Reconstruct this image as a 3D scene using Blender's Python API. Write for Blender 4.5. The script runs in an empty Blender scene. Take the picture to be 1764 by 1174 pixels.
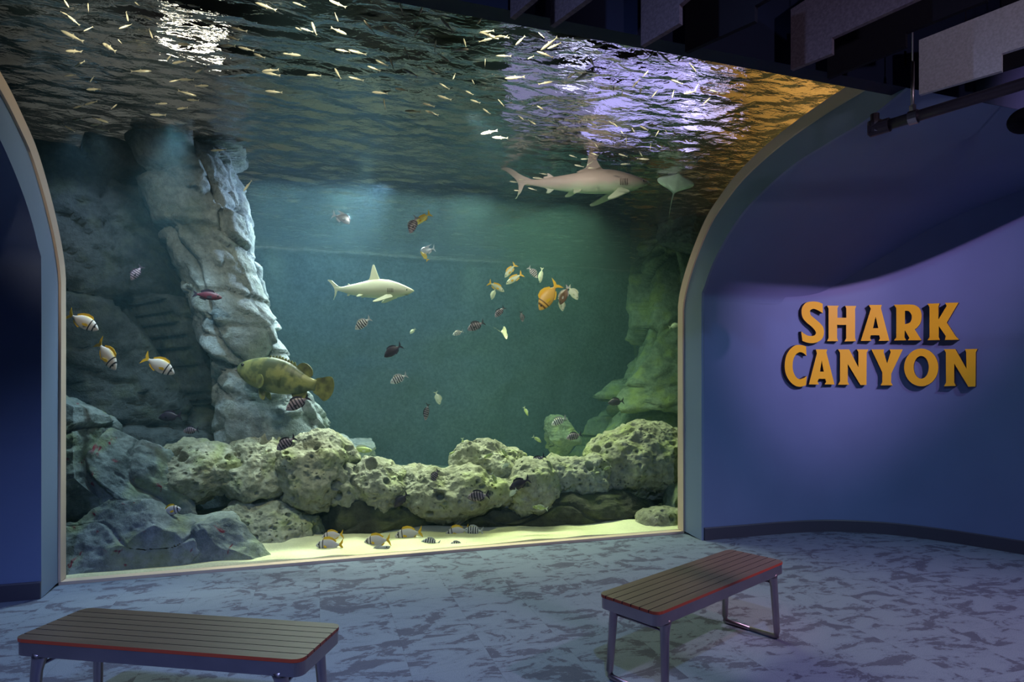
import bpy, bmesh, math, random
from mathutils import Vector, Matrix, noise
from mathutils.geometry import tessellate_polygon

# ------------------------------------------------------------------ camera, world, exposure
sc = bpy.context.scene
COL = sc.collection
F = 1050.0; CX = 882.0; HY = 667.0; EYE = 1.65; YAW = math.radians(17.5)
CA, SA = math.cos(YAW), math.sin(YAW)
cam_data = bpy.data.cameras.new('camera'); cam = bpy.data.objects.new('camera', cam_data); COL.objects.link(cam)
cam_data.sensor_width = 36; cam_data.lens = F / 1764 * 36; cam_data.shift_y = 80 / 1764
cam_data.clip_start = 0.05; cam_data.clip_end = 100
cam.location = (0, 0, EYE); cam.rotation_euler = (math.pi / 2, 0, -YAW)
sc.camera = cam
w = bpy.data.worlds.new('world'); sc.world = w; w.use_nodes = True
w.node_tree.nodes['Background'].inputs[0].default_value = (0.010, 0.014, 0.030, 1)
w.node_tree.nodes['Background'].inputs[1].default_value = 0.25
sc.view_settings.view_transform = 'Standard'; sc.view_settings.look = 'None'
sc.view_settings.exposure = 0.0; sc.view_settings.gamma = 1.0; sc.view_settings.use_curve_mapping = False
sc.cycles.max_bounces = 7; sc.cycles.diffuse_bounces = 2; sc.cycles.glossy_bounces = 3
sc.cycles.transmission_bounces = 4; sc.cycles.volume_bounces = 0; sc.cycles.transparent_max_bounces = 12
sc.cycles.sample_clamp_indirect = 3.0; sc.cycles.caustics_refractive = False; sc.cycles.caustics_reflective = False
sc.cycles.use_denoising = True; sc.cycles.use_adaptive_sampling = True; sc.cycles.adaptive_threshold = 0.03

# frame of the place: x runs along the window, y goes away from the visitor into the tank, z is up
RIGHT = Vector((CA, -SA, 0)); FWD = Vector((SA, CA, 0)); UP = Vector((0, 0, 1))
def ray(px, py): return FWD + RIGHT * ((px - CX) / F) + UP * ((HY - py) / F)
def at_y(px, py, y):                       # point of the sight line that lies in the plane y = const
    d = ray(px, py); return Vector((0, 0, EYE)) + d * (y / d.y)
def at_z(px, py, z):
    d = ray(px, py); return Vector((0, 0, EYE)) + d * ((z - EYE) / d.z)
def depth(p): return (p - Vector((0, 0, EYE))).dot(FWD)

def aim(o, target):
    o.rotation_euler = (Vector(target) - o.location).to_track_quat('-Z', 'Y').to_euler()
def spot(name, loc, target, watts, color, angle, blend=0.5, radius=0.08):
    l = bpy.data.lights.new(name, 'SPOT'); l.energy = watts; l.color = color; l.spot_size = math.radians(angle)
    l.spot_blend = blend; l.shadow_soft_size = radius
    o = bpy.data.objects.new(name, l); COL.objects.link(o); o.location = loc; aim(o, target); return o
def area(name, loc, target, watts, color, sx, sy, spread=180):
    l = bpy.data.lights.new(name, 'AREA'); l.energy = watts; l.color = color; l.shape = 'RECTANGLE'
    l.size = sx; l.size_y = sy; l.spread = math.radians(spread)
    o = bpy.data.objects.new(name, l); COL.objects.link(o); o.location = loc; aim(o, target); return o
LIGHTS = [
 # unseen lamps added just under the water surface to light rockwork and fish
 ('tank_fill', (0.9, 8.0, 4.25), (-1.9, 7.7, 2.2), 330, (.60, .76, 1.0), 100, .9, .10),
 ('tank_fill', (-1.3, 6.55, 4.2), (-1.9, 6.95, 0.0), 340, (.60, .88, 1.0), 62, .9, .10),
 ('tank_fill', (2.8, 10.2, 2.2), (2.8, 12.5, 0.6), 10, (.30, 1.0, .45), 140, .9, .2),
 ('tank_fill', (1.3, 5.5, 4.2), (2.8, 6.7, 3.75), 120, (1.0, .92, .82), 72, 1.0, .06),
 ('over_water_fill', (1.2, 7.0, 5.0), (1.2, 6.0, 6.9), 330, (.74, .82, .58), 140, 1.0, .1),  # this and the next: unseen uplights added to brighten the ceiling above the water
 ('over_water_fill', (-2.2, 7.0, 5.0), (-2.8, 6.0, 6.9), 420, (.95, .74, .62), 140, 1.0, .1),
 ('tank_fill', (-.4, 6.16, 3.0), (-.4, 6.18, 0.0), 130, (1.0, 1.0, .62), 66, 1.0, .06),
 ('tank_fill', (1.5, 6.16, 3.0), (1.6, 6.18, 0.0), 95, (.90, 1.0, .40), 66, 1.0, .06),
 ('tank_fill', (0.5, 6.7, 4.22), (0.3, 7.3, 2.5), 120, (.92, 1.0, .86), 62, 1.0, .08),
 ('tank_fill', (-2.3, 7.1, 4.2), (-3.0, 8.4, 1.6), 34, (.62, .80, 1.0), 95, 1.0, .08),
 ('tank_fill', (-1.9, 6.4, 4.0), (-2.0, 6.9, 2.0), 40, (.95, .95, 1.0), 70, 1.0, .08),
 ('tank_fill', (-1.0, 10.8, 4.25), (-1.0, 11.2, 0.0), 60, (.80, 1.0, .55), 80, .9, .15),
 # unseen lamps added above the water to light the school and upper walls
 ('over_water_fill', (-1.6, 3.6, 4.72), (-1.5, 6.4, 3.15), 2300, (1.0, .90, .66), 50, .9, .04),
 ('over_water_fill', (-.1, 3.6, 4.72), (0.0, 6.4, 3.15), 2300, (1.0, .92, .68), 50, .9, .04),
 ('over_water_fill', (1.4, 3.6, 4.72), (1.5, 6.4, 3.15), 2300, (1.0, .92, .68), 50, .9, .04),
 ('over_water_fill', (2.9, 3.6, 4.72), (3.0, 6.4, 3.15), 2300, (1.0, .90, .72), 50, .9, .04),
 ('over_water_fill', (1.0, 9.6, 6.4), (1.4, 12.7, 5.2), 480, (.74, .86, .66), 120, .9, .2),
 ('over_water_fill', (-3.0, 9.6, 6.4), (-3.4, 12.7, 5.2), 320, (1.0, .78, .66), 110, .9, .2),
 ('over_water_fill', (4.9, 6.6, 6.3), (6.9, 7.4, 5.2), 300, (1.0, .66, .26), 130, .9, .15),
]
for a in LIGHTS: spot(*a)
area('tank_fill_strip', (-.1, 8.4, 4.28), (-.45, 7.2, 0.6), 62, (.85, 1.0, .88), 1.6, .3, 104)  # unseen strips added under the surface to light the reef and rear wall
area('tank_fill_strip', (1.2, 8.4, 4.28), (1.0, 7.2, 0.6), 98, (.92, 1.0, .78), 2.2, .3, 104)
area('tank_fill_strip', (2.9, 8.4, 4.28), (2.9, 7.2, 0.6), 66, (.88, 1.0, .50), 2.2, .3, 104)
area('tank_fill_strip', (3.1, 8.7, 4.28), (4.2, 9.2, 1.0), 26, (.60, 1.0, .55), 1.6, .3, 108)
area('tank_fill_strip', (.6, 10.9, 4.25), (.6, 12.5, 2.0), 36, (.24, .46, 1.0), 5.5, .2)
area('catwalk_floodlight', (4.95, 8.6, 5.45), (3.2, 4.6, 4.4), 6.0, (.50, .45, 1.0), 1.8, .9)
area('catwalk_floodlight', (-1.6, 8.8, 5.5), (-.9, 5.0, 4.3), 2.0, (1.0, .93, .75), .7, .10)
area('catwalk_floodlight', (3.9, 8.9, 5.9), (3.0, 4.6, 4.4), 0.8, (.66, .66, 1.0), .5, .3)
area('catwalk_floodlight', (3.35, 8.75, 5.5), (2.4, 4.6, 4.4), 1.3, (.56, .52, 1.0), 1.3, .8)
area('catwalk_floodlight', (5.9, 8.2, 5.2), (3.6, 4.6, 4.4), 1.5, (.56, .52, 1.0), .8, .5)
# gallery lamps hung between the ceiling baffles; the last two are low added fills
spot('gallery_spot', (5.5, -.1, 5.15), (5.75, 5.5, 2.45), 1050, (.90, .56, 1.0), 32, 1.0, .04)
spot('gallery_spot', (6.35, 0.3, 5.1), (5.6, 5.6, .9), 330, (.42, .80, 1.0), 56, 1.0, .05)
spot('gallery_spot', (-2.0, 0.2, 5.2), (-1.5, 3.4, 0), 800, (.34, .48, 1.0), 56, .9, .06)
spot('gallery_spot', (0.2, -.6, 5.2), (1.9, 2.9, 0), 620, (.38, .56, 1.0), 88, .9, .06)
spot('gallery_spot', (5.6, 0.0, 5.1), (4.0, 1.9, 0), 800, (.88, .66, .95), 72, .9, .06)
spot('gallery_spot', (3.7, 0.6, 5.0), (2.85, 3.5, .5), 200, (1.0, .05, .30), 15, .9, .06)
spot('gallery_spot', (2.6, -1.2, 3.2), (3.2, 2.6, 4.1), 130, (.95, .85, 1.0), 62, .9, .06)  # unseen fill added below the baffles to brighten their felt
spot('gallery_spot', (5.6, -1.0, 2.9), (6.9, 4.2, 3.9), 40, (.10, .28, 1.0), 34, 1.0, .06)  # unseen low lamp added behind the camera to put blue on the cove

# ------------------------------------------------------------------ materials
def rgb(c): return tuple(c) + (1,) if len(c) == 3 else tuple(c)
def mat(name, col=(.5, .5, .5), rough=.6, metal=0, spec=.5, bump=0, bscale=40, vary=0, vscale=6, col2=None):
    m = bpy.data.materials.new(name); m.use_nodes = True; nt = m.node_tree; b = nt.nodes['Principled BSDF']
    b.inputs['Base Color'].default_value = rgb(col); b.inputs['Roughness'].default_value = rough
    b.inputs['Metallic'].default_value = metal; b.inputs['Specular IOR Level'].default_value = spec
    tc = nt.nodes.new('ShaderNodeTexCoord')
    if vary or col2:
        n = nt.nodes.new('ShaderNodeTexNoise'); n.inputs['Scale'].default_value = vscale; n.inputs['Detail'].default_value = 5
        nt.links.new(tc.outputs['Object'], n.inputs['Vector'])
        r = nt.nodes.new('ShaderNodeValToRGB'); r.color_ramp.elements[0].position = .35; r.color_ramp.elements[1].position = .65
        r.color_ramp.elements[0].color = rgb([x * (1 - vary) for x in col]); r.color_ramp.elements[1].color = rgb(col2 or [min(1, x * (1 + vary)) for x in col])
        nt.links.new(n.outputs['Fac'], r.inputs['Fac']); nt.links.new(r.outputs['Color'], b.inputs['Base Color'])
    if bump:
        n2 = nt.nodes.new('ShaderNodeTexNoise'); n2.inputs['Scale'].default_value = bscale; n2.inputs['Detail'].default_value = 4
        nt.links.new(tc.outputs['Object'], n2.inputs['Vector'])
        bp = nt.nodes.new('ShaderNodeBump'); bp.inputs['Strength'].default_value = bump; bp.inputs['Distance'].default_value = .01
        nt.links.new(n2.outputs['Fac'], bp.inputs['Height']); nt.links.new(bp.outputs['Normal'], b.inputs['Normal'])
    return m

class NT:
    """small helper to wire nodes"""
    def __init__(s, name):
        s.m = bpy.data.materials.new(name); s.m.use_nodes = True; s.nt = s.m.node_tree
        s.b = s.nt.nodes['Principled BSDF']; s.tc = s.nt.nodes.new('ShaderNodeTexCoord')
    def n(s, t, **kw):
        x = s.nt.nodes.new(t)
        for k, v in kw.items():
            if k in x.inputs: x.inputs[k].default_value = v
            else: setattr(x, k, v)
        return x
    def l(s, a, b): s.nt.links.new(a, b)
    def math(s, op, a, b=None, c=None):
        x = s.nt.nodes.new('ShaderNodeMath'); x.operation = op
        for i, v in enumerate((a, b, c)):
            if v is None: continue
            if isinstance(v, (int, float)): x.inputs[i].default_value = v
            else: s.l(v, x.inputs[i])
        return x.outputs[0]
    def ramp(s, fac, stops, interp='LINEAR'):
        r = s.nt.nodes.new('ShaderNodeValToRGB'); r.color_ramp.interpolation = interp
        e = r.color_ramp.elements
        while len(e) < len(stops): e.new(.5)
        for i, (p, c) in enumerate(stops): e[i].position = p; e[i].color = rgb(c)
        s.l(fac, r.inputs['Fac']); return r.outputs['Color']
    def mix(s, fac, a, b, mode='MIX'):
        x = s.nt.nodes.new('ShaderNodeMix'); x.data_type = 'RGBA'; x.blend_type = mode
        for sock, v in ((x.inputs[0], fac), (x.inputs[6], a), (x.inputs[7], b)):
            if isinstance(v, (int, float)): sock.default_value = v
            elif isinstance(v, tuple): sock.default_value = rgb(v)
            else: s.l(v, sock)
        return x.outputs[2]

def rock_mat(name, c1, c2, porous=0.0, red=0.0, moss=0.0, bumpd=.03):
    t = NT(name); o = t.tc.outputs['Object']
    n1 = t.n('ShaderNodeTexNoise', Scale=2.2, Detail=8.0, Roughness=.65); t.l(o, n1.inputs['Vector'])
    n2 = t.n('ShaderNodeTexNoise', Scale=14.0, Detail=6.0, Roughness=.7); t.l(o, n2.inputs['Vector'])
    col = t.ramp(n1.outputs['Fac'], [(.3, c1), (.68, c2)])
    fine = t.ramp(n2.outputs['Fac'], [(.3, (.35, .35, .35)), (.65, (1, 1, 1))])
    col = t.mix(.75, col, fine, 'MULTIPLY')
    if moss:
        n3 = t.n('ShaderNodeTexNoise', Scale=3.1, Detail=5.0); t.l(o, n3.inputs['Vector'])
        f = t.ramp(n3.outputs['Fac'], [(.5, (0, 0, 0)), (.66, (moss, moss, moss))])
        col = t.mix(f, col, (.30, .36, .07))
    if red:
        n4 = t.n('ShaderNodeTexNoise', Scale=5.5, Detail=3.0, Roughness=.6); t.l(o, n4.inputs['Vector'])
        n4.inputs['Distortion'].default_value = .6
        f = t.ramp(n4.outputs['Fac'], [(.645, (0, 0, 0)), (.70, (red, red, red))])
        col = t.mix(f, col, (.20, .03, .05))
    v = t.n('ShaderNodeTexVoronoi', Scale=19.0); t.l(o, v.inputs['Vector'])
    pit = t.ramp(v.outputs['Distance'], [(.0, (0, 0, 0)), (.30, (1, 1, 1))])
    h = t.math('ADD', t.math('MULTIPLY', n2.outputs['Fac'], 1.0), t.math('MULTIPLY', n1.outputs['Fac'], .6))
    if porous:
        gate = t.n('ShaderNodeTexNoise', Scale=5.0, Detail=2.0); t.l(o, gate.inputs['Vector'])
        g = t.ramp(gate.outputs['Fac'], [(.45, (0, 0, 0)), (.55, (1, 1, 1))])
        pm = t.mix(g, (1, 1, 1), pit)
        h = t.math('ADD', h, t.math('MULTIPLY', pm, porous))
        col = t.mix(.55, col, pm, 'MULTIPLY')  # pits darkened in the colour too, imitating shade inside the holes
    bp = t.n('ShaderNodeBump', Strength=.85, Distance=bumpd); t.l(h, bp.inputs['Height'])
    t.l(bp.outputs['Normal'], t.b.inputs['Normal']); t.l(col, t.b.inputs['Base Color'])
    t.b.inputs['Roughness'].default_value = .85; t.b.inputs['Specular IOR Level'].default_value = .2
    return t.m

M = {}
M['wall'] = mat('blue wall paint', (.14, .18, .34), .55, spec=.35, bump=.04, bscale=260, vary=.04, vscale=1.5)
M['reveal'] = mat('slate blue paint', (.17, .22, .34), .5, spec=.35, bump=.03, bscale=200)
M['dark'] = mat('dark navy paint', (.008, .011, .035), .7, spec=.2, bump=.03, bscale=120)
M['black'] = mat('matt black paint', (.012, .012, .016), .8, spec=.2, bump=.03, bscale=120)
M['base'] = mat('charcoal vinyl baseboard', (.055, .05, .075), .5, spec=.4)
M['tan'] = mat('tan caulked trim', (.62, .46, .36), .5, spec=.4, bump=.05, bscale=90)
M['felt'] = mat('grey felt', (.14, .10, .13), .95, spec=.1, bump=.4, bscale=260, vary=.18, vscale=60)
M['felt_light'] = mat('light grey felt', (.52, .48, .56), .95, spec=.1, bump=.4, bscale=260, vary=.12, vscale=70)
M['felt_dark'] = mat('black felt', (.014, .012, .02), .95, spec=.1, bump=.3, bscale=260)
M['pipe'] = mat('dark painted steel pipe', (.05, .035, .05), .45, metal=.6, bump=.1, bscale=60)
M['steel'] = mat('brushed aluminium', (.42, .34, .38), .34, metal=1.0, bump=.03, bscale=150, vary=.05)
M['gold'] = mat('amber painted letter', (.88, .47, .02), .45, spec=.4)
M['letter_side'] = mat('dark letter edge', (.05, .022, .02), .6)  # shade on the letter sides put into their colour; mouths and gills share it
M['rock'] = rock_mat('grey rock', (.12, .15, .15), (.36, .41, .41), red=1.0, moss=.35)
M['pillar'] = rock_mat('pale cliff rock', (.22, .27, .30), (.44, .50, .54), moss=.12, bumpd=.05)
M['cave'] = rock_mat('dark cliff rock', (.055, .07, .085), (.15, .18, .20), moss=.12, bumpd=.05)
M['porous'] = rock_mat('porous limestone', (.26, .26, .17), (.58, .57, .44), porous=1.1, moss=.5, bumpd=.035)
M['plinth'] = rock_mat('shade darkened rock', (.04, .04, .03), (.10, .10, .07), moss=.15, bumpd=.04)  # rock colour darkened to stand for the shade under the reef
M['green'] = rock_mat('algae covered rock', (.14, .18, .13), (.32, .38, .28), moss=.5, bumpd=.04)
M['backwall'] = rock_mat('painted back wall', (.13, .17, .18), (.20, .25, .26), bumpd=.05)

def carpet():
    t = NT('patterned carpet'); o = t.tc.outputs['Object']
    sx = t.n('ShaderNodeSeparateXYZ'); t.l(o, sx.inputs[0])
    tx = t.math('FLOOR', t.math('DIVIDE', sx.outputs[0], .5)); ty = t.math('FLOOR', t.math('DIVIDE', sx.outputs[1], .5))
    cmb = t.n('ShaderNodeCombineXYZ'); t.l(tx, cmb.inputs[0]); t.l(ty, cmb.inputs[1])
    wn = t.n('ShaderNodeTexWhiteNoise', noise_dimensions='3D'); t.l(cmb.outputs[0], wn.inputs['Vector'])
    off = t.n('ShaderNodeVectorMath', operation='SCALE'); t.l(wn.outputs['Color'], off.inputs[0]); off.inputs['Scale'].default_value = .5
    add = t.n('ShaderNodeVectorMath', operation='ADD'); t.l(o, add.inputs[0]); t.l(off.outputs[0], add.inputs[1])
    mp = t.n('ShaderNodeMapping'); mp.inputs['Rotation'].default_value = (0, 0, .45); mp.inputs['Scale'].default_value = (1.1, 2.0, 1)
    t.l(add.outputs[0], mp.inputs[0])
    n1 = t.n('ShaderNodeTexNoise', Scale=2.9, Detail=8.0, Roughness=.66, Distortion=.9); t.l(mp.outputs[0], n1.inputs['Vector'])
    n2 = t.n('ShaderNodeTexNoise', Scale=22.0, Detail=4.0, Roughness=.7); t.l(mp.outputs[0], n2.inputs['Vector'])
    f = t.math('SUBTRACT', t.math('ADD', n1.outputs['Fac'], t.math('MULTIPLY', n2.outputs['Fac'], .22)), .06)
    col = t.ramp(f, [(.50, (.175, .205, .275)), (.585, (.155, .18, .25)), (.605, (.095, .10, .145)), (.75, (.08, .085, .13))])
    gx = t.math('FRACT', t.math('DIVIDE', sx.outputs[0], .012)); gy = t.math('FRACT', t.math('DIVIDE', sx.outputs[1], .012))
    n3 = t.n('ShaderNodeTexNoise', Scale=180.0, Detail=2.0); t.l(o, n3.inputs['Vector'])
    pile = t.ramp(n3.outputs['Fac'], [(.3, (.72, .72, .72)), (.7, (1.1, 1.1, 1.1))])
    col = t.mix(.8, col, pile, 'MULTIPLY')
    ex = t.math('PINGPONG', t.math('DIVIDE', sx.outputs[0], .5), .5); ey = t.math('PINGPONG', t.math('DIVIDE', sx.outputs[1], .5), .5)
    e = t.math('MINIMUM', ex, ey); seam = t.ramp(e, [(.0, (.84, .84, .84)), (.008, (1, 1, 1))])
    col = t.mix(1.0, col, seam, 'MULTIPLY')
    t.l(col, t.b.inputs['Base Color']); t.b.inputs['Roughness'].default_value = .95; t.b.inputs['Specular IOR Level'].default_value = .15
    bp = t.n('ShaderNodeBump', Strength=.35, Distance=.004); t.l(n3.outputs['Fac'], bp.inputs['Height']); t.l(bp.outputs['Normal'], t.b.inputs['Normal'])
    return t.m
M['carpet'] = carpet()
def sand():
    t = NT('pale sand'); o = t.tc.outputs['Object']
    n = t.n('ShaderNodeTexNoise', Scale=60.0, Detail=4.0); t.l(o, n.inputs['Vector'])
    n1 = t.n('ShaderNodeTexNoise', Scale=2.0, Detail=4.0); t.l(o, n1.inputs['Vector'])
    c = t.ramp(n1.outputs['Fac'], [(.3, (.64, .62, .36)), (.7, (.82, .80, .50))])
    g = t.ramp(n.outputs['Fac'], [(.3, (.8, .8, .8)), (.7, (1, 1, 1))]); c = t.mix(.7, c, g, 'MULTIPLY')
    t.l(c, t.b.inputs['Base Color']); t.b.inputs['Roughness'].default_value = .9
    bp = t.n('ShaderNodeBump', Strength=.4, Distance=.006); t.l(n.outputs['Fac'], bp.inputs['Height']); t.l(bp.outputs['Normal'], t.b.inputs['Normal'])
    return t.m
M['sand'] = sand()
def plank():
    t = NT('dark slatted wood'); o = t.tc.outputs['Object']
    mp = t.n('ShaderNodeMapping'); mp.inputs['Scale'].default_value = (1.5, 40, 1); t.l(o, mp.inputs[0])
    n = t.n('ShaderNodeTexNoise', Scale=3.0, Detail=5.0); t.l(mp.outputs[0], n.inputs['Vector'])
    c = t.ramp(n.outputs['Fac'], [(.3, (.085, .058, .038)), (.7, (.13, .09, .06))])
    t.l(c, t.b.inputs['Base Color']); t.b.inputs['Roughness'].default_value = .33; t.b.inputs['Specular IOR Level'].default_value = .55
    return t.m
M['plank'] = plank()
M['plank_edge'] = mat('red brown board edge', (.33, .045, .02), .35, spec=.5)
def transparent(name, c=.97):
    m = bpy.data.materials.new(name); m.use_nodes = True; nt = m.node_tree; nt.nodes.clear()
    t = nt.nodes.new('ShaderNodeBsdfTransparent'); t.inputs[0].default_value = (c, c, c, 1)
    o = nt.nodes.new('ShaderNodeOutputMaterial'); nt.links.new(t.outputs[0], o.inputs[0]); return m
M['glass'] = transparent('clear acrylic')
def water():
    m = bpy.data.materials.new('hazy water'); m.use_nodes = True; nt = m.node_tree; nt.nodes.clear()
    s = nt.nodes.new('ShaderNodeVolumeScatter'); s.inputs['Color'].default_value = (.40, .78, .95, 1); s.inputs['Density'].default_value = .026
    a = nt.nodes.new('ShaderNodeVolumeAbsorption'); a.inputs['Color'].default_value = (.22, .74, .80, 1); a.inputs['Density'].default_value = .055
    ad = nt.nodes.new('ShaderNodeAddShader'); o = nt.nodes.new('ShaderNodeOutputMaterial')
    nt.links.new(s.outputs[0], ad.inputs[0]); nt.links.new(a.outputs[0], ad.inputs[1]); nt.links.new(ad.outputs[0], o.inputs['Volume']); return m
M['water'] = water()
def surface():
    m = bpy.data.materials.new('rippled water surface'); m.use_nodes = True; nt = m.node_tree; nt.nodes.clear()
    g = nt.nodes.new('ShaderNodeBsdfGlass'); g.inputs['IOR'].default_value = 1.09; g.inputs['Roughness'].default_value = .04
    t = nt.nodes.new('ShaderNodeBsdfTransparent'); mx = nt.nodes.new('ShaderNodeMixShader'); mx.inputs[0].default_value = .62
    tc = nt.nodes.new('ShaderNodeTexCoord'); mp = nt.nodes.new('ShaderNodeMapping'); mp.inputs['Scale'].default_value = (1, 1.9, 1)
    mp.inputs['Rotation'].default_value = (0, 0, .25)
    n = nt.nodes.new('ShaderNodeTexNoise'); n.inputs['Scale'].default_value = 7; n.inputs['Detail'].default_value = 3; n.inputs['Distortion'].default_value = .6
    bp = nt.nodes.new('ShaderNodeBump'); bp.inputs['Strength'].default_value = .6; bp.inputs['Distance'].default_value = .03
    nt.links.new(tc.outputs['Object'], mp.inputs[0]); nt.links.new(mp.outputs[0], n.inputs['Vector']); nt.links.new(n.outputs['Fac'], bp.inputs['Height'])
    nt.links.new(bp.outputs['Normal'], g.inputs['Normal'])
    nt.links.new(t.outputs[0], mx.inputs[1]); nt.links.new(g.outputs[0], mx.inputs[2]); mx.inputs[0].default_value = .90
    o = nt.nodes.new('ShaderNodeOutputMaterial'); nt.links.new(mx.outputs[0], o.inputs[0]); return m
M['surface'] = surface()

# ------------------------------------------------------------------ mesh helpers
def link(name, bm, m, parent=None, smooth=False, kind=None):
    me = bpy.data.meshes.new(name); bm.to_mesh(me); bm.free()
    for mm in (m if isinstance(m, (list, tuple)) else [m]): me.materials.append(mm)
    if smooth:
        for p in me.polygons: p.use_smooth = True
    o = bpy.data.objects.new(name, me); COL.objects.link(o)
    if parent is not None: o.parent = parent
    if kind: o['kind'] = kind
    return o
def tag(o, label, cat, group=None, kind=None):
    o['label'] = label; o['category'] = cat
    if group: o['group'] = group
    if kind: o['kind'] = kind
    return o
def empty(name, loc, rz=0):
    o = bpy.data.objects.new(name, None); COL.objects.link(o); o.location = loc; o.rotation_euler = (0, 0, rz); o.empty_display_size = .1; return o
def box(bm, c, s, mi=0, M4=None):
    r = bmesh.ops.create_cube(bm, size=1.0); vs = r['verts']
    for v in vs:
        v.co = Vector((v.co.x * s[0] + c[0], v.co.y * s[1] + c[1], v.co.z * s[2] + c[2]))
        if M4: v.co = M4 @ v.co
    for f in {f for v in vs for f in v.link_faces}: f.material_index = mi
    return vs
def prism(bm, outer, holes, to3, nrm, mi=0, mi_side=None):
    """solid from a 2D outline (with holes): to3 maps a 2D point to the front face; nrm is the vector from front face to back face"""
    loops = [outer] + list(holes)
    flat = [p for l in loops for p in l]
    front = [bm.verts.new(to3(p)) for p in flat]; back = [bm.verts.new(to3(p) + nrm) for p in flat]
    tris = tessellate_polygon([[Vector((p[0], p[1], 0)) for p in l] for l in loops])
    for t in tris:
        for vs, fl in ((front, False), (back, True)):
            try:
                f = bm.faces.new([vs[i] for i in (reversed(t) if fl else t)]); f.material_index = mi
            except ValueError: pass
    k = 0
    for l in loops:
        n = len(l)
        for i in range(n):
            a, b = k + i, k + (i + 1) % n
            try:
                f = bm.faces.new((front[a], front[b], back[b], back[a])); f.material_index = mi if mi_side is None else mi_side
            except ValueError: pass
        k += n
    bmesh.ops.recalc_face_normals(bm, faces=bm.faces)
def tube(bm, pts, r, seg=10, cap=True, flat=1.0):
    pts = [Vector(p) for p in pts]; rings = []
    for i, p in enumerate(pts):
        d = (pts[min(i + 1, len(pts) - 1)] - pts[max(i - 1, 0)]).normalized()
        ref = Vector((0, 0, 1)) if abs(d.z) < .9 else Vector((1, 0, 0))
        u = d.cross(ref).normalized(); v = u.cross(d).normalized()
        rr = r[i] if isinstance(r, (list, tuple)) else r
        rings.append([bm.verts.new(p + (u * math.cos(2 * math.pi * k / seg) + v * math.sin(2 * math.pi * k / seg) * flat) * rr) for k in range(seg)])
    for a, b in zip(rings, rings[1:]):
        for k in range(seg): bm.faces.new((a[k], a[(k + 1) % seg], b[(k + 1) % seg], b[k]))
    if cap: bm.faces.new(list(reversed(rings[0]))); bm.faces.new(rings[-1])
def catmull(P, n=8, closed=False):
    out = []; L = len(P)
    rng = range(L if closed else L - 1)
    for i in rng:
        g = (lambda k: P[k % L]) if closed else (lambda k: P[min(max(k, 0), L - 1)])
        p0, p1, p2, p3 = (Vector(g(i + j)) for j in (-1, 0, 1, 2))
        for k in range(n):
            t = k / n
            out.append(.5 * ((2 * p1) + (p2 - p0) * t + (2 * p0 - 5 * p1 + 4 * p2 - p3) * t * t + (3 * p1 - p0 - 3 * p2 + p3) * t ** 3))
    if not closed: out.append(Vector(P[-1]))
    return out
def resample(P, N):
    d = [0]
    for a, b in zip(P, P[1:]): d.append(d[-1] + (b - a).length)
    out = []
    for k in range(N):
        t = d[-1] * k / (N - 1); i = 0
        while i < len(d) - 2 and d[i + 1] < t: i += 1
        out.append(P[i].lerp(P[i + 1], (t - d[i]) / max(1e-9, d[i + 1] - d[i])))
    return out

# ------------------------------------------------------------------ the setting: gallery and tank shell
SL, SR = -2.08, 3.93            # window sides
GY, WY, TY = 6.065, 5.66, 3.25  # glass, gallery wall face, front edge of the soffit
GP = [(GY, .035), (GY, 1.2), (GY, 2.35), (6.04, 2.68), (5.85, 3.05), (5.55, 3.42), (5.29, 3.60), (4.98, 3.755), (4.50, 3.885), (3.98, 3.955), (3.6, 3.975), (TY, 3.99)]
OP = [(WY, .0), (WY, 1.2), (WY, 2.53), (5.63, 2.69), (5.44, 2.98), (5.124, 3.265), (4.827, 3.43), (4.344, 3.585), (3.93, 3.635), (3.58, 3.67), (TY, 3.753)]
GPs = resample(catmull([Vector((a, b, 0)) for a, b in GP], 8), 60)
OPs = resample(catmull([Vector((a, b, 0)) for a, b in OP], 8), 60)
OPc = catmull([Vector((a, b, 0)) for a, b in OP], 8)
def oz(y):
    """height of the overhead cove above floor at y"""
    if y <= TY: return 6.9
    best = 2.45
    for a, b in zip(OPc, OPc[1:]):
        if min(a.x, b.x) <= y <= max(a.x, b.x) and abs(a.x - b.x) > 1e-6:
            z = a.y + (b.y - a.y) * (y - a.x) / (b.x - a.x)
            if z > 2.4: return z
    return best

def quadstrip(bm, A, B, mi=0):
    va = [bm.verts.new(p) for p in A]; vb = [bm.verts.new(p) for p in B]
    for i in range(len(A) - 1):
        f = bm.faces.new((va[i], va[i + 1], vb[i + 1], vb[i])); f.material_index = mi
def solidify(o, t, off=-1):
    m = o.modifiers.new('thickness', 'SOLIDIFY'); m.thickness = t; m.offset = off

# floor
bm = bmesh.new(); box(bm, (1, .9, -.1), (17, 13.0, .2)); link('floor', bm, M['carpet'], kind='structure')
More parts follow.
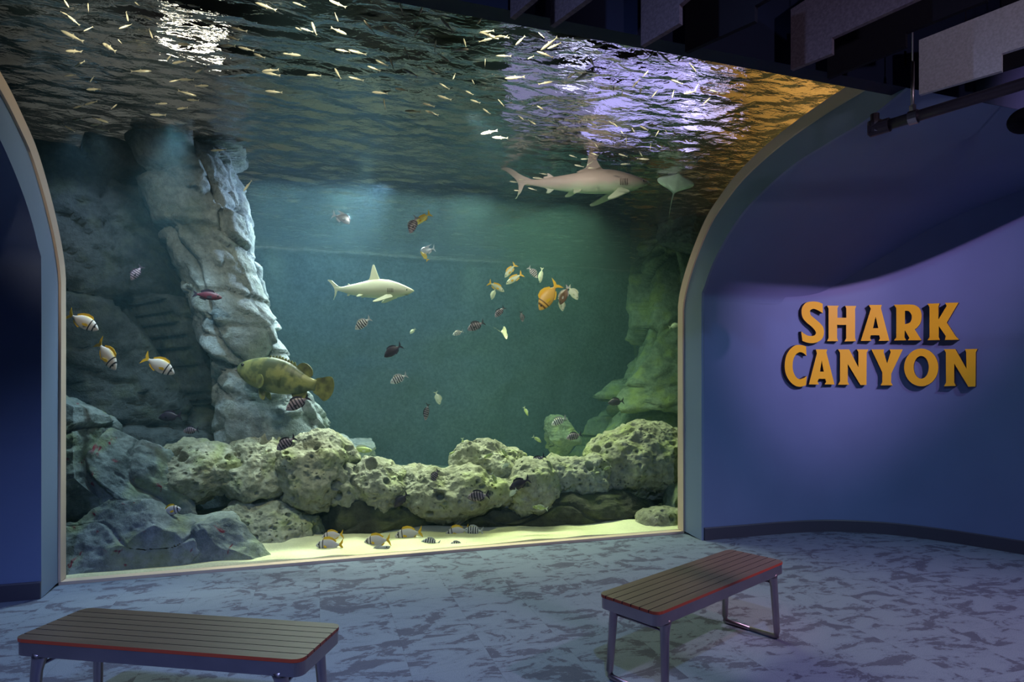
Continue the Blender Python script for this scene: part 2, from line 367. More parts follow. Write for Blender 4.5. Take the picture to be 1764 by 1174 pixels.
# wall plan on the right (x, y): straight, then curving towards the visitor
WP = [(SR + .03, WY), (4.5, WY), (5.0, WY - .003), (5.45, 5.61), (5.80, 5.48), (6.12, 5.24), (6.38, 4.86), (6.56, 4.45), (6.70, 4.05), (6.84, 3.5), (6.94, 2.8), (7.0, 1.8), (7.0, .5), (7.0, -5.4)]
WPs = catmull([Vector((a, b, 0)) for a, b in WP], 8)
bm = bmesh.new(); A = [Vector((p.x, p.y, 0)) for p in WPs]; rows = []
for p in WPs:
    top = min(6.9, max(oz(p.y), 2.6) + .15) if p.y > TY else 6.9
    rows.append([bm.verts.new((p.x, p.y, top * k / 6)) for k in range(7)])
for a, b in zip(rows, rows[1:]):
    for k in range(6): bm.faces.new((a[k], b[k], b[k + 1], a[k + 1]))
bmesh.ops.recalc_face_normals(bm, faces=bm.faces)
link('wall_right', bm, M['wall'], kind='structure', smooth=True)
def baseboard(name, pts):
    bm = bmesh.new(); n = len(pts); prof = [(0, 0), (.018, 0), (.018, .125), (.012, .135), (0, .135)]; rings = []
    for i, p in enumerate(pts):
        d = (pts[min(i + 1, n - 1)] - pts[max(0, i - 1)]).normalized(); nr = Vector((d.y, -d.x, 0))
        rings.append([bm.verts.new(p + nr * a + UP * b) for a, b in prof])
    for a, b in zip(rings, rings[1:]):
        for k in range(len(prof)): bm.faces.new((a[k], a[(k + 1) % len(prof)], b[(k + 1) % len(prof)], b[k]))
    bm.faces.new(rings[0]); bm.faces.new(rings[-1]); bmesh.ops.recalc_face_normals(bm, faces=bm.faces)
    return link(name, bm, M['base'], kind='structure')
baseboard('baseboard_right', A)
CZ = min(p.y for p in OPs if p.y > 2.5)   # where the walls start to curve overhead
# left wall (same plane as the right one) and its baseboard
bm = bmesh.new(); quadstrip(bm, [Vector((-7, WY, 0)), Vector((-7, WY, CZ + .005))], [Vector((SL, WY, 0)), Vector((SL, WY, CZ + .005))])
quadstrip(bm, [Vector((-7, -5.4, 0)), Vector((-7, -5.4, 6.9))], [Vector((-7, WY, 0)), Vector((-7, WY, 6.9))]); link('wall_left', bm, M['wall'], kind='structure')
baseboard('baseboard_left', [Vector((-7, WY, 0)), Vector((-5, WY, 0)), Vector((SL, WY, 0))])
# overhead cove either side of the window
for nm, x0, x1 in (('wall_left_cove', -7, SL), ('wall_right_cove', SR + .03, 7.4)):
    P = [p for p in OPs if p.y >= CZ - 1e-6]; bm = bmesh.new()
    quadstrip(bm, [Vector((x0, p.x, p.y)) for p in P], [Vector((x1, p.x, p.y)) for p in P]); bmesh.ops.recalc_face_normals(bm, faces=bm.faces)
    link(nm, bm, M['wall'], kind='structure', smooth=True)
# fascia above the soffit edge, ceiling, rear wall
bm = bmesh.new(); box(bm, (.2, TY + .06, 5.3675), (14.4, .12, 3.225)); link('wall_fascia', bm, M['dark'], kind='structure')
bm = bmesh.new(); box(bm, (0, 3.5, 7.0), (16, 19.5, .2)); link('ceiling', bm, M['black'], kind='structure')
bm = bmesh.new(); box(bm, (0, -5.5, 3.45), (14.4, .2, 6.9)); link('wall_rear', bm, M['dark'], kind='structure')
# window reveals, trim strips, glass
for nm, x, sg in (('window_1_reveal_left', SL, 1), ('window_1_reveal_right', SR, -1)):
    bm = bmesh.new(); A = [Vector((x, p.x, p.y)) for p in GPs]; B = [Vector((x, p.x, p.y)) for p in OPs]
    A2 = [p + Vector((-sg * .03, 0, 0)) for p in A]; B2 = [p + Vector((-sg * .03, 0, 0)) for p in B]
    quadstrip(bm, A, B)
    if sg < 0: quadstrip(bm, B, B2)
    bmesh.ops.remove_doubles(bm, verts=bm.verts, dist=1e-5); bmesh.ops.recalc_face_normals(bm, faces=bm.faces)
    link(nm, bm, M['reveal'], kind='structure')
for nm, x, sg in (('trim_1', SL, 1), ('trim_2', SR, -1)):
    bm = bmesh.new(); rings = []
    for g, o in zip(GPs, OPs):
        d = Vector((0, o.x - g.x, o.y - g.y)).normalized(); g3 = Vector((x, g.x, g.y))
        rings.append([bm.verts.new(g3 + d * a + Vector((sg * b, 0, 0))) for a, b in ((-.02, 0), (-.02, .022), (.085, .018), (.085, 0))])
    for a, b in zip(rings, rings[1:]):
        for k in range(4): bm.faces.new((a[k], a[(k + 1) % 4], b[(k + 1) % 4], b[k]))
    bm.faces.new(rings[0]); bm.faces.new(rings[-1]); bmesh.ops.recalc_face_normals(bm, faces=bm.faces)
    link(nm, bm, M['tan'], kind='structure', smooth=False)
bm = bmesh.new(); box(bm, ((SL + SR) / 2, GY - .03, .012), (SR - SL, .09, .03)); link('trim_3', bm, M['tan'], kind='structure')
bm = bmesh.new()
quadstrip(bm, [Vector((SL, p.x, p.y)) for p in GPs], [Vector((SR, p.x, p.y)) for p in GPs])
gl = link('window_1', bm, M['glass'], kind='structure', smooth=True); solidify(gl, .05, 1)

# tank shell
SURF = 4.38   # water level
bm = bmesh.new()
def wallbox(name, c, s, m):
    bm = bmesh.new(); box(bm, c, s); return link(name, bm, m, kind='structure')
wallbox('wall_tank_floor', (0.5, 9.4, -.2), (13, 6.7, .3), M['cave'])
# rear wall of the tank: a gently uneven painted rock face
bm = bmesh.new(); nx, nz = 150, 70; rows = []
for j in range(nz + 1):
    row = []
    for i in range(nx + 1):
        x = -6 + 13 * i / nx; z = -.1 + 6.9 * j / nz; q = Vector((x * .55, 3.1, z * .6)); d, pt = noise.voronoi(q)
        crack = max(0, 1 - (d[1] - d[0]) / .05)
        y = 12.55 + .22 * noise.fractal(q * 1.3, 1.0, 2.0, 4) + .06 * noise.noise(pt[0] * 7.7) + .05 * crack
        if z > 4.3: y = 12.75
        row.append(bm.verts.new((x, y, z)))
    rows.append(row)
for a, b in zip(rows, rows[1:]):
    for i in range(nx): bm.faces.new((a[i], b[i], b[i + 1], a[i + 1]))
link('wall_tank_rear', bm, M['backwall'], kind='structure', smooth=True)
wallbox('wall_tank_left', (-6.0, 9.4, 2.1), (.2, 6.7, 4.5), M['cave'])
wallbox('wall_tank_right', (7.0, 9.4, 2.1), (.2, 6.7, 4.5), M['green'])
ochre = mat('ochre rendered wall', (.46, .34, .17), .8, bump=.2, bscale=30, vary=.25, vscale=3)
wallbox('wall_tank_right_upper', (7.0, 8.0, 5.65), (.2, 9.4, 2.6), ochre)
wallbox('wall_tank_left_upper', (-6.05, 8.0, 5.65), (.2, 9.4, 2.6), ochre)
for nm, x0, x1, mm in (('wall_tank_front_left', -6.0, SL - .01, M['cave']), ('wall_tank_front_right', SR + .01, 7.0, M['green'])):
    bm = bmesh.new(); quadstrip(bm, [Vector((x0, p.x, p.y - .02)) for p in GPs], [Vector((x1, p.x, p.y - .02)) for p in GPs])
    link(nm, bm, mm, kind='structure', smooth=True)
wallbox('wall_tank_overflow', (.5, TY + .15, 4.3), (13, .06, .62), M['cave'])

# sand bed
bm = bmesh.new(); nx, ny = 160, 110; rows = []
for j in range(ny + 1):
    row = []
    for i in range(nx + 1):
        x = -5.9 + 12.8 * i / nx; y = GY + .015 + (12.6 - GY - .015) * (max(0, j - 1) / (ny - 1)) ** 1.3
        z = .045 + .04 * noise.noise(Vector((x * .9, y * 1.1, 0))) + .03 * noise.noise(Vector((x * 2.5, y * 3, 5)))
        z += .035 * math.exp(-((x + .35) / 1.2) ** 2 - ((y - 6.6) / .3) ** 2)
        row.append(bm.verts.new((x, y, max(z, .03) if j else -.04)))
    rows.append(row)
for a, b in zip(rows, rows[1:]):
    for i in range(nx): bm.faces.new((a[i], a[i + 1], b[i + 1], b[i]))
tag(link('sand', bm, M['sand'], smooth=True), 'pale yellow green sand covering the bottom of the tank', 'sand', kind='stuff')

# water: body of haze plus its rippled surface
bm = bmesh.new()
prof = [(p.x + .02, p.y + .02) for p in GPs if True]
prof = [(GY + .055, .0)] + [(p.x + .02 if p.y < 2.3 else p.x + .03, p.y + .055) for p in GPs[1:-1]] + [(TY + .19, SURF - .05), (12.5, SURF - .05), (12.5, 0)]
a = [bm.verts.new((-5.88, y, z)) for y, z in prof]; b = [bm.verts.new((6.88, y, z)) for y, z in prof]
bm.faces.new(a); bm.faces.new(list(reversed(b)))
for i in range(len(prof)): bm.faces.new((a[i], b[i], b[(i + 1) % len(prof)], a[(i + 1) % len(prof)]))
bmesh.ops.recalc_face_normals(bm, faces=bm.faces)
wat = link('water', bm, M['water'], kind='structure')
bm = bmesh.new(); nx, ny = 420, 330; rows = []
for j in range(ny + 1):
    t = j / ny; y = TY + (12.7 - TY) * (t ** 1.5); row = []
    for i in range(nx + 1):
        x = -5.9 + 12.8 * i / nx
        q = Vector((x * 2.1 + y * .5, y * 4.6, 0)); am = .026
        wx = noise.noise(q + Vector((0, 0, 3.3))) * .8
        z = SURF + am * noise.noise(Vector((q.x * 1.1 + wx, q.y + wx, 1))) + am * .5 * noise.noise(Vector((q.x * 2.6, q.y * 2.0 + wx, 7)))
        row.append(bm.verts.new((x, y, z)))
    rows.append(row)
for a, b in zip(rows, rows[1:]):
    for i in range(nx): bm.faces.new((a[i], a[i + 1], b[i + 1], b[i]))
link('rippled_surface', bm, M['surface'], parent=wat, smooth=True)

# ------------------------------------------------------------------ rockwork
def frac(p, o=4): return noise.fractal(p, .9, 2.1, o)
def boulder(name, label, px, py, y, hw, hh, dy, seed, m, style='porous', tilt=0, sub=7, group=None, amp=1.0, zmin=None):
    """a rock centred on the sight line of (px, py) at plane y; hw, hh half sizes in pixels there; dy half depth in metres"""
    c = at_y(px, py, y); k = depth(c) / F; rx, rz = hw * k / CA, hh * k; ry = dy
    rnd = random.Random(seed); bm = bmesh.new(); bmesh.ops.create_icosphere(bm, subdivisions=sub, radius=1)
    planes = []
    for _ in range(9 if style == 'slab' else 5):
        n = Vector((rnd.gauss(0, 1), rnd.gauss(0, 1), rnd.gauss(0, 1))).normalized(); planes.append((n, rnd.uniform(.50, .85) if style == 'slab' else rnd.uniform(.82, 1)))
    off = Vector((seed * 3.17, seed * 1.31, seed * .77)); ct, st = math.cos(math.radians(tilt)), math.sin(math.radians(tilt))
    rm = min(rx, ry, rz)
    for v in bm.verts:
        p = v.co.copy(); n0 = p.copy()
        for n, d in planes:
            e = p.dot(n) - d
            if e > 0: p -= n * e * (.97 if style == 'slab' else .6)
        if seed in (11, 13, 14, 15) and n0.z < 0:
            f = 1 / max(.45, math.sqrt(1 - n0.z * n0.z)); p.x *= f; p.y *= f
        q = Vector((p.x * rx, p.y * ry, p.z * rz))
        nr = Vector((n0.x / rx, n0.y / ry, n0.z / rz)).normalized()
        s = off + q
        if style == 'slab':
            dd, pt = noise.voronoi(Vector((s.x * .5 + .2 * noise.noise(s * 2), s.y * .8, s.z * 1.5 + .3 * noise.noise(s * 1.7))))
            crack = max(0, 1 - (dd[1] - dd[0]) / .045)
            h = .08 * frac(s * 1.5) + .10 * noise.noise(pt[0] * 9.1) - .05 * crack + .020 * frac(Vector((s.x * 5, s.y * 6, s.z * 12)), 3)
        else:
            h = .10 * frac(s * 1.9) + .038 * frac(s * 6, 4)
            dd, pt = noise.voronoi(s * 4.2); r = .26 + .14 * noise.noise(pt[0] * 5.3)
            if dd[0] < r: h -= .15 * (1 - (dd[0] / r) ** 3) * (1 if noise.noise(pt[0] * 3.1) > -.12 else .15)
            dd, pt = noise.voronoi(s * 11); r = .30
            if dd[0] < r: h -= .045 * (1 - (dd[0] / r) ** 2) * (1 if noise.noise(pt[0] * 3.1) > 0 else 0)
        q += nr * h * amp * min(1, rm / .28)
        q = Vector((q.x * ct + q.z * st * -1, q.y, q.x * st + q.z * ct)) if tilt else q
        q.y = max(q.y, GY + .058 + (seed % 10) * .003 - c.y)
        v.co = q
    o = link(name, bm, m, smooth=True); o.location = c
    tag(o, label, 'rock', group); return o
def column(name, label, sec, seed, m, nu=150, nv=170, cell=1.0, amp=.16, strata=(.5, .0, .85), cat='rock'):
    """tall rock mass: sec = [(x, y, z, rx, ry)], lofted and broken into tilted blocks"""
    S = catmull([Vector(s[:3]) for s in sec], 12); R = catmull([Vector((s[3], s[4], 0)) for s in sec], 12)
    S = resample(S, nv) if False else S; bm = bmesh.new(); rows = []; off = Vector((seed * 2.3, seed, seed * .7)); L = len(S) - 1
    ax = Vector(strata).normalized()
    for j in range(nv + 1):
        t = j / nv * L; i0 = min(int(t), L - 1); f = t - i0
        c = S[i0].lerp(S[i0 + 1], f); r = R[i0].lerp(R[i0 + 1], f); row = []
        for i in range(nu):
            a = 2 * math.pi * i / nu; n = Vector((math.cos(a), math.sin(a), 0))
            n.x = math.copysign(abs(n.x) ** .75, n.x); n.y = math.copysign(abs(n.y) ** .75, n.y)
            q = c + Vector((n.x * r.x, n.y * r.y, 0)); s = (q + off) * cell
            s2 = s + ax * (s.dot(ax)) * .8 + Vector((.3 * noise.noise(s * .9), .3 * noise.noise(s * .9 + Vector((9, 0, 0))), 0))
            dd, pt = noise.voronoi(s2 * .62); c0 = pt[0]; e1 = dd[1] - dd[0]
            tl = Vector((noise.cell(c0 * 31.7) - .5, noise.cell(c0 * 17.1 + Vector((5, 5, 5))) - .5, noise.cell(c0 * 23.3 + Vector((2, 7, 1))) - .5))
            h = amp * (noise.cell(c0 * 37.7) - .3) * .5 + amp * 1.1 * (s2 * .62 - c0).dot(tl) - .10 * max(0, 1 - e1 / .07) ** 1.5
            h += .045 * frac(s * 1.1) + .020 * frac(s * 6, 4)
            d3, p3 = noise.voronoi(s2 * 2.7); c3 = p3[0]
            t3 = Vector((noise.cell(c3 * 11.7) - .5, noise.cell(c3 * 7.1 + Vector((5, 5, 5))) - .5, noise.cell(c3 * 3.3 + Vector((2, 7, 1))) - .5))
            h += .05 * (s2 * 2.7 - c3).dot(t3) - .018 * max(0, 1 - (d3[1] - d3[0]) / .09)
            q += Vector((n.x, n.y, 0)).normalized() * h
            q.z += .05 * noise.noise(s * 2)
            row.append(bm.verts.new(q))
        rows.append(row)
    for a, b in zip(rows, rows[1:]):
        for i in range(nu): bm.faces.new((a[i], a[(i + 1) % nu], b[(i + 1) % nu], b[i]))
    bm.faces.new(list(reversed(rows[0]))); bm.faces.new(rows[-1])
    return tag(link(name, bm, m, smooth=True), label, cat)
def sec_px(L):
    """sections from (left px, right px, py, y, ry): the column fills that span of the sight lines at plane y"""
    out = []
    for xl, xr, py, y, ry in L:
        a, b = at_y(xl, py, y), at_y(xr, py, y); m = (a + b) / 2; out.append((m.x, y, m.z, (b.x - a.x) / 2, ry))
    return sorted(out, key=lambda s: s[2])
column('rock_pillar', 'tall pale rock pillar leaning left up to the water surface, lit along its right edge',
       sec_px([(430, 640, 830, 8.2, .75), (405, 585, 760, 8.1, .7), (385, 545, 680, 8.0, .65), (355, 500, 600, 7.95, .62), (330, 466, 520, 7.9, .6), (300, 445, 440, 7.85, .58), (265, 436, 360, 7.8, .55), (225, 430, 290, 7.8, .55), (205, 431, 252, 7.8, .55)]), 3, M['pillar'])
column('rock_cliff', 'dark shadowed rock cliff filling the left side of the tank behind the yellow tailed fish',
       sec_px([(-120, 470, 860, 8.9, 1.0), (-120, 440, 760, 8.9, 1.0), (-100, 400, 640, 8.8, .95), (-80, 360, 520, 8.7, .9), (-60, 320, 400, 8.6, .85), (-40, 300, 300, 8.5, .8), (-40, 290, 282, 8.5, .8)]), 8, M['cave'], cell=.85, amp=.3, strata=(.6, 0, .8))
column('rock_buttress', 'green lit rock buttress sloping down from the right edge of the window',
       sec_px([(985, 1330, 830, 9.4, .8), (1010, 1330, 760, 9.4, .8), (1050, 1340, 690, 9.5, .75), (1080, 1350, 620, 9.6, .7), (1100, 1350, 560, 9.6, .65), (1092, 1350, 500, 9.6, .6), (1105, 1360, 430, 9.6, .6), (1125, 1380, 380, 9.5, .6)]), 5, M['green'], cell=.9, amp=.22, strata=(-.5, 0, .8))
B = boulder
# left foreground slabs
B('boulder', 'large grey slab boulder filling the bottom left corner of the window', 205, 978, 6.50, 185, 135, .60, 11, M['rock'], 'slab', -12)
B('boulder', 'grey brown slab boulder above the corner boulder, spotted with red crusts', 228, 850, 6.95, 135, 86, .42, 12, M['rock'], 'slab', -38)
B('boulder', 'upright pale boulder against the left window edge with red patches', 112, 805, 6.95, 84, 150, .5, 13, M['rock'], 'slab', 14)
B('boulder', 'grey ridged boulder with pale top edge left of the bright sand', 390, 966, 6.42, 122, 80, .46, 14, M['rock'], 'slab', -36)
B('boulder', 'small dark wedge boulder in the gap between the two front slabs', 322, 985, 6.34, 52, 60, .24, 15, M['rock'], 'slab', -50)
B('boulder', 'thin flat pale stone lying left of the rounded pitted boulder', 236, 788, 7.5, 34, 15, .2, 16, M['porous'], 'porous', -12, sub=5)
# porous reef across the middle
B('reef_rock', 'rounded pitted boulder at the left end of the reef, grey green', 332, 812, 7.2, 86, 54, .42, 21, M['porous'])
B('reef_rock', 'olive knobbly reef rock with a bowl shaped hollow on top', 452, 812, 7.25, 62, 66, .40, 22, M['porous'])
B('reef_rock', 'tall pale reef rock with round holes and a yellow green cap', 545, 812, 7.1, 66, 72, .42, 23, M['porous'])
B('reef_rock', 'low dark pitted rock under the reef, behind the ridged boulder', 468, 912, 7.0, 80, 58, .36, 24, M['porous'], tilt=-10)
B('reef_rock', 'small knobbly reef rock right of the tall pale one', 602, 838, 7.1, 36, 42, .3, 25, M['porous'])
B('reef_rock', 'round pale reef rock with a folded hollow in its face', 655, 838, 7.05, 52, 46, .38, 26, M['porous'])
B('reef_rock', 'low pale reef rock joining the round one to the central mound', 728, 842, 7.05, 55, 38, .36, 27, M['porous'])
B('reef_rock', 'domed top rock crowning the central mound of the reef', 842, 800, 7.3, 66, 46, .38, 28, M['porous'])
B('reef_rock', 'broad white lit rock forming the middle of the central mound', 785, 848, 6.95, 98, 50, .40, 29, M['porous'])
B('reef_rock', 'smooth bulging rock at the right side of the central mound', 905, 842, 7.0, 62, 54, .40, 30, M['porous'])
B('reef_rock', 'low yellow green reef rock between the central mound and the right mass', 992, 824, 7.2, 76, 44, .42, 31, M['porous'])
B('reef_rock', 'big craggy yellow green rock at the right end of the reef', 1108, 796, 7.25, 100, 70, .50, 32, M['porous'], sub=7)
B('reef_rock', 'small craggy rock on the sand in the bottom right corner of the window', 1136, 898, 6.48, 46, 28, .2, 33, M['porous'])
# shaded plinth under the reef
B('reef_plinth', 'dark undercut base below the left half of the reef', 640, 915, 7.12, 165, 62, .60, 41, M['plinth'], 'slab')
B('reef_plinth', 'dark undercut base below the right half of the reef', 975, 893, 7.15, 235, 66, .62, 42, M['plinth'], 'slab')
# further back
B('boulder', 'blue grey rounded boulder standing on the sand behind the reef', 618, 778, 9.6, 48, 40, .5, 51, M['pillar'], 'slab', -15)
B('boulder', 'pale rock lump at the foot of the leaning pillar', 575, 782, 8.6, 44, 36, .4, 52, M['pillar'], 'slab', -20)
B('boulder', 'green rounded boulder behind the reef in front of the buttress foot', 968, 752, 9.4, 34, 42, .4, 53, M['green'], 'slab')
B('boulder', 'dark green rock leaning against the right window edge behind the corner rock', 1165, 850, 6.75, 22, 75, .25, 54, M['green'], 'slab', -18)
B('boulder', 'brown green rock high on the right just under the water surface', 1215, 400, 8.6, 92, 70, .6, 55, M['cave'], 'slab', -20)

# ------------------------------------------------------------------ fish
def fish_frame(h, roll=0):
    h = h.normalized(); u = (UP - h * UP.dot(h))
    if u.length < .15: u = RIGHT - h * RIGHT.dot(h)
    u.normalize(); y = u.cross(h); m = Matrix((h, y, u)).transposed()
    return (m @ Matrix.Rotation(roll, 3, 'X')).to_4x4()
def place(o, p, ang, length, dep=0.0, roll=0.0):
    a = math.radians(ang); h = RIGHT * math.cos(a) + UP * math.sin(a) + FWD * dep
    o.matrix_world = Matrix.Translation(p) @ fish_frame(h, roll) @ Matrix.Scale(length, 4)
def loft(bm, prof, seg=16, bend=None, e=1.0):
    """prof: (x, top z, bottom z, half width); closed at both ends"""
    rings = []
    for x, zt, zb, hw in prof:
        zc, hz = (zt + zb) / 2, (zt - zb) / 2; ring = []
        for k in range(seg):
            a = 2 * math.pi * k / seg; c, s = math.cos(a), math.sin(a)
            p = Vector((x, hw * math.copysign(abs(c) ** e, c), zc + hz * s))
            ring.append(bm.verts.new(bend(p) if bend else p))
        rings.append(ring)
    for a, b in zip(rings, rings[1:]):
        for k in range(seg): bm.faces.new((a[k], a[(k + 1) % seg], b[(k + 1) % seg], b[k]))
    bm.faces.new(rings[0]); bm.faces.new(list(reversed(rings[-1]))); bmesh.ops.recalc_face_normals(bm, faces=bm.faces)
def smoothprof(P, n=5): return [tuple(v) for v in catmull([Vector(p) for p in P], n)]
def fin(bm, pts, t=.006, M4=None, bend=None, n=4):
    """thin solid fin from a side outline (x, z)"""
    o = [(p[0], p[1]) for p in pts]
    def f(p):
        v = Vector((p[0], -t / 2, p[1])); v = M4 @ v if M4 else v; return v
    n3 = Vector((0, t, 0)); n3 = (M4.to_3x3() @ n3) if M4 else n3
    prism(bm, o, [], f, n3)
    if bend:
        for v in bm.verts: v.co = bend(v.co)
def stripes(name, base, bars, dark, yellow=None, rough=.4, belly=None, spots=None):
    """body colour along object X: bars = [(x centre, half width)]"""
    t = NT(name); sx = t.n('ShaderNodeSeparateXYZ'); t.l(t.tc.outputs['Object'], sx.inputs[0]); col = None
    col = t.mix(0.0, base, base)
    if belly:
        f = t.ramp(t.math('ADD', t.math('MULTIPLY', sx.outputs[2], 1.6), .5), [(.38, (1, 1, 1)), (.58, (0, 0, 0))]); col = t.mix(f, col, belly)
    if yellow:
        f = t.ramp(t.math('ADD', t.math('MULTIPLY', sx.outputs[2], 1.6), .5), [(.77, (0, 0, 0)), (.86, (1, 1, 1))]); col = t.mix(f, col, yellow)
    for x, hw in bars:
        d = t.math('ABSOLUTE', t.math('SUBTRACT', sx.outputs[0], x)); f = t.ramp(d, [(hw * .7, (1, 1, 1)), (hw * 1.1, (0, 0, 0))]); col = t.mix(f, col, dark)
    if spots:
        n = t.n('ShaderNodeTexNoise', Scale=spots[0], Detail=4.0); t.l(t.tc.outputs['Object'], n.inputs['Vector'])
        f = t.ramp(n.outputs['Fac'], [(.45, (0, 0, 0)), (.60, (1, 1, 1))]); col = t.mix(f, col, spots[1])
    t.l(col, t.b.inputs['Base Color']); t.b.inputs['Roughness'].default_value = rough; return t.m
SB = [(.27, .032), (.15, .032), (.03, .032), (-.09, .032), (-.20, .028)]
FM = {
 'serg': stripes('banded silver scales', (.62, .63, .62), SB, (.015, .012, .03), yellow=(.62, .55, .10)),
 'serg_dark': stripes('banded dark scales', (.26, .19, .24), SB, (.012, .006, .02)),
 'black': mat('near black scales', (.022, .010, .028), .5, vary=.3),
 'maroon': mat('maroon scales', (.10, .012, .03), .5, vary=.2),
 'brown': mat('brown scales', (.13, .065, .035), .5, vary=.2),
 'pork': stripes('silver scales with two black head bars', (.62, .56, .54), [(.36, .022), (.23, .020)], (.02, .015, .02), yellow=(.70, .48, .04)),
 'pork_orange': stripes('orange gold scales with dark head bar', (.72, .42, .08), [(.36, .03), (.25, .02)], (.16, .07, .01), yellow=(.8, .40, .02)),
 'pale': stripes('pale cream scales', (.60, .66, .48), [], (0, 0, 0), yellow=(.62, .66, .34)),
 'yellow': mat('yellow scales', (.72, .60, .14), .4, vary=.15),
 'lime': mat('yellow green scales', (.42, .50, .16), .5, vary=.15),
 'silver': mat('silver blue scales', (.56, .62, .78), .25, metal=.3, vary=.1),
 'orange': stripes('orange scales with red snout', (.66, .36, .12), [(.45, .07)], (.42, .03, .02)),
 'grey': mat('grey scales', (.30, .30, .30), .5, vary=.15),
 'yfin': mat('yellow fin', (.80, .48, .02), .5), 'gfin': mat('grey fin', (.40, .40, .42), .5), 'dfin': mat('black fin', (.02, .012, .03), .5),
 'sfin': mat('silver fin', (.60, .66, .80), .4), 'pfin': mat('pale fin', (.55, .60, .42), .5),
 'eye': mat('dark eye', (.01, .01, .012), .15, spec=.8), 'minnow': mat('bright silver scales', (.86, .80, .58), .3, metal=.25),
 'minnow_tail': mat('dull silver tail', (.5, .48, .38), .5),
}
DEEP = [(.50, .01, -.02, .004), (.44, .075, -.085, .035), (.34, .15, -.14, .062), (.20, .215, -.19, .075), (.05, .225, -.20, .072), (-.10, .18, -.17, .058), (-.22, .10, -.10, .036), (-.30, .045, -.05, .018), (-.345, .045, -.05, .010)]
OVAL = [(.50, .01, -.02, .004), (.43, .06, -.065, .035), (.30, .115, -.11, .06), (.12, .145, -.135, .07), (-.05, .13, -.12, .06), (-.20, .08, -.075, .038), (-.31, .035, -.035, .016), (-.35, .035, -.035, .010)]
LOOK = [(.44, -.10, -.17, .010), (.43, .02, -.20, .022), (.36, .16, -.22, .035), (.22, .24, -.23, .042), (.05, .22, -.20, .04), (-.12, .13, -.12, .03), (-.26, .045, -.05, .014), (-.33, .03, -.03, .008)]
def make_fish(kind, name, body, finm, prof=DEEP, fork=.13, tall=1.0, lookdown=False):
    root = empty(name, (0, 0, 0)); P = smoothprof(prof, 3)
    bm = bmesh.new(); loft(bm, P, 16); link('body', bm, FM[body], root, smooth=True)
    bm = bmesh.new(); h = fork * tall * 1.35
    fin(bm, [(-.32, .03), (-.38, .07), (-.50, h + .06), (-.475, .07), (-.43, 0), (-.475, -.07), (-.50, -h - .06), (-.38, -.07), (-.32, -.03)], .008); link('tail_fin', bm, FM[finm], root)
    top = max(p[1] for p in prof); bot = min(p[2] for p in prof)
    bm = bmesh.new()
    if lookdown: fin(bm, [(.12, top * .95), (-.02, top + .03), (-.38, top + .06), (-.12, top * .7), (-.2, .08), (.0, .15)], .006)
    else: fin(bm, [(.24, top * .88), (.18, top + .055), (.02, top + .075), (-.12, top * .80 + .07), (-.25, .14), (-.22, .07), (-.05, top * .7), (.1, top * .85)], .008)
    link('dorsal_fin', bm, FM[finm], root)
    bm = bmesh.new(); fin(bm, [(.0, bot * .85), (-.05, bot - .03), (-.2, bot * .6 - .05), (-.27, -.10), (-.20, -.06)], .008); link('anal_fin', bm, FM[finm], root)
    for sd in (-1, 1):
        bm = bmesh.new(); Mx = Matrix.Translation((.20, sd * .068, -.03)) @ Matrix.Rotation(sd * math.radians(-28), 4, 'Z')
        fin(bm, [(0, .02), (-.06, .045), (-.17, .0), (-.13, -.05), (-.04, -.045), (0, -.02)], .006, Mx); link('pectoral_fin', bm, FM[finm], root)
        bm = bmesh.new(); bmesh.ops.create_uvsphere(bm, u_segments=10, v_segments=8, radius=.026)
        for v in bm.verts: v.co = Vector((v.co.x, v.co.y * .5, v.co.z)) + Vector((.385, sd * (.050 if not lookdown else .03), .035))
        link('eye', bm, FM['eye'], root, smooth=True)
    return root
PROTO = {}
KINDS = {
 'serg': ('banded_damselfish', 'serg', 'gfin', DEEP, .12), 'serg_dark': ('banded_damselfish', 'serg_dark', 'dfin', DEEP, .12), 'black': ('damselfish', 'black', 'dfin', DEEP, .13),
 'maroon': ('surgeonfish', 'maroon', 'dfin', OVAL, .05), 'brown': ('surgeonfish', 'brown', 'gfin', DEEP, .08), 'pork': ('porkfish', 'pork', 'yfin', DEEP, .13),
 'pork_orange': ('porkfish', 'pork_orange', 'yfin', DEEP, .13), 'pale': ('grunt', 'pale', 'yfin', OVAL, .12), 'palewhite': ('grunt', 'pale', 'pfin', DEEP, .10), 'yellow': ('grunt', 'yellow', 'yfin', OVAL, .12),
 'lime': ('grunt', 'lime', 'pfin', OVAL, .10), 'look': ('lookdown', 'silver', 'sfin', LOOK, .15), 'orange': ('squirrelfish', 'orange', 'pfin', OVAL, .08), 'grey': ('grunt', 'grey', 'gfin', OVAL, .08), 'snapper': ('snapper', 'lime', 'pfin', OVAL, .12)}
def copy_tree(o, parent=None):
    c = o.copy(); COL.objects.link(c)
    if parent is not None: c.parent = parent
    for ch in o.children: copy_tree(ch, c)
    return c
def fish(kind, px, py, L, ang, y, label, dep=.15, group=None):
    if kind in PROTO: o = copy_tree(PROTO[kind])
    else:
        nm, b, f, pr, fk = KINDS[kind]; o = make_fish(kind, nm, b, f, pr, fk, lookdown=(kind == 'look')); PROTO[kind] = o
    p = at_y(px, py, y); k = depth(p) / F
    place(o, p, ang, L * k * 1.08 * math.sqrt(1 + dep * dep), dep)
    tag(o, label, 'fish', group); return o
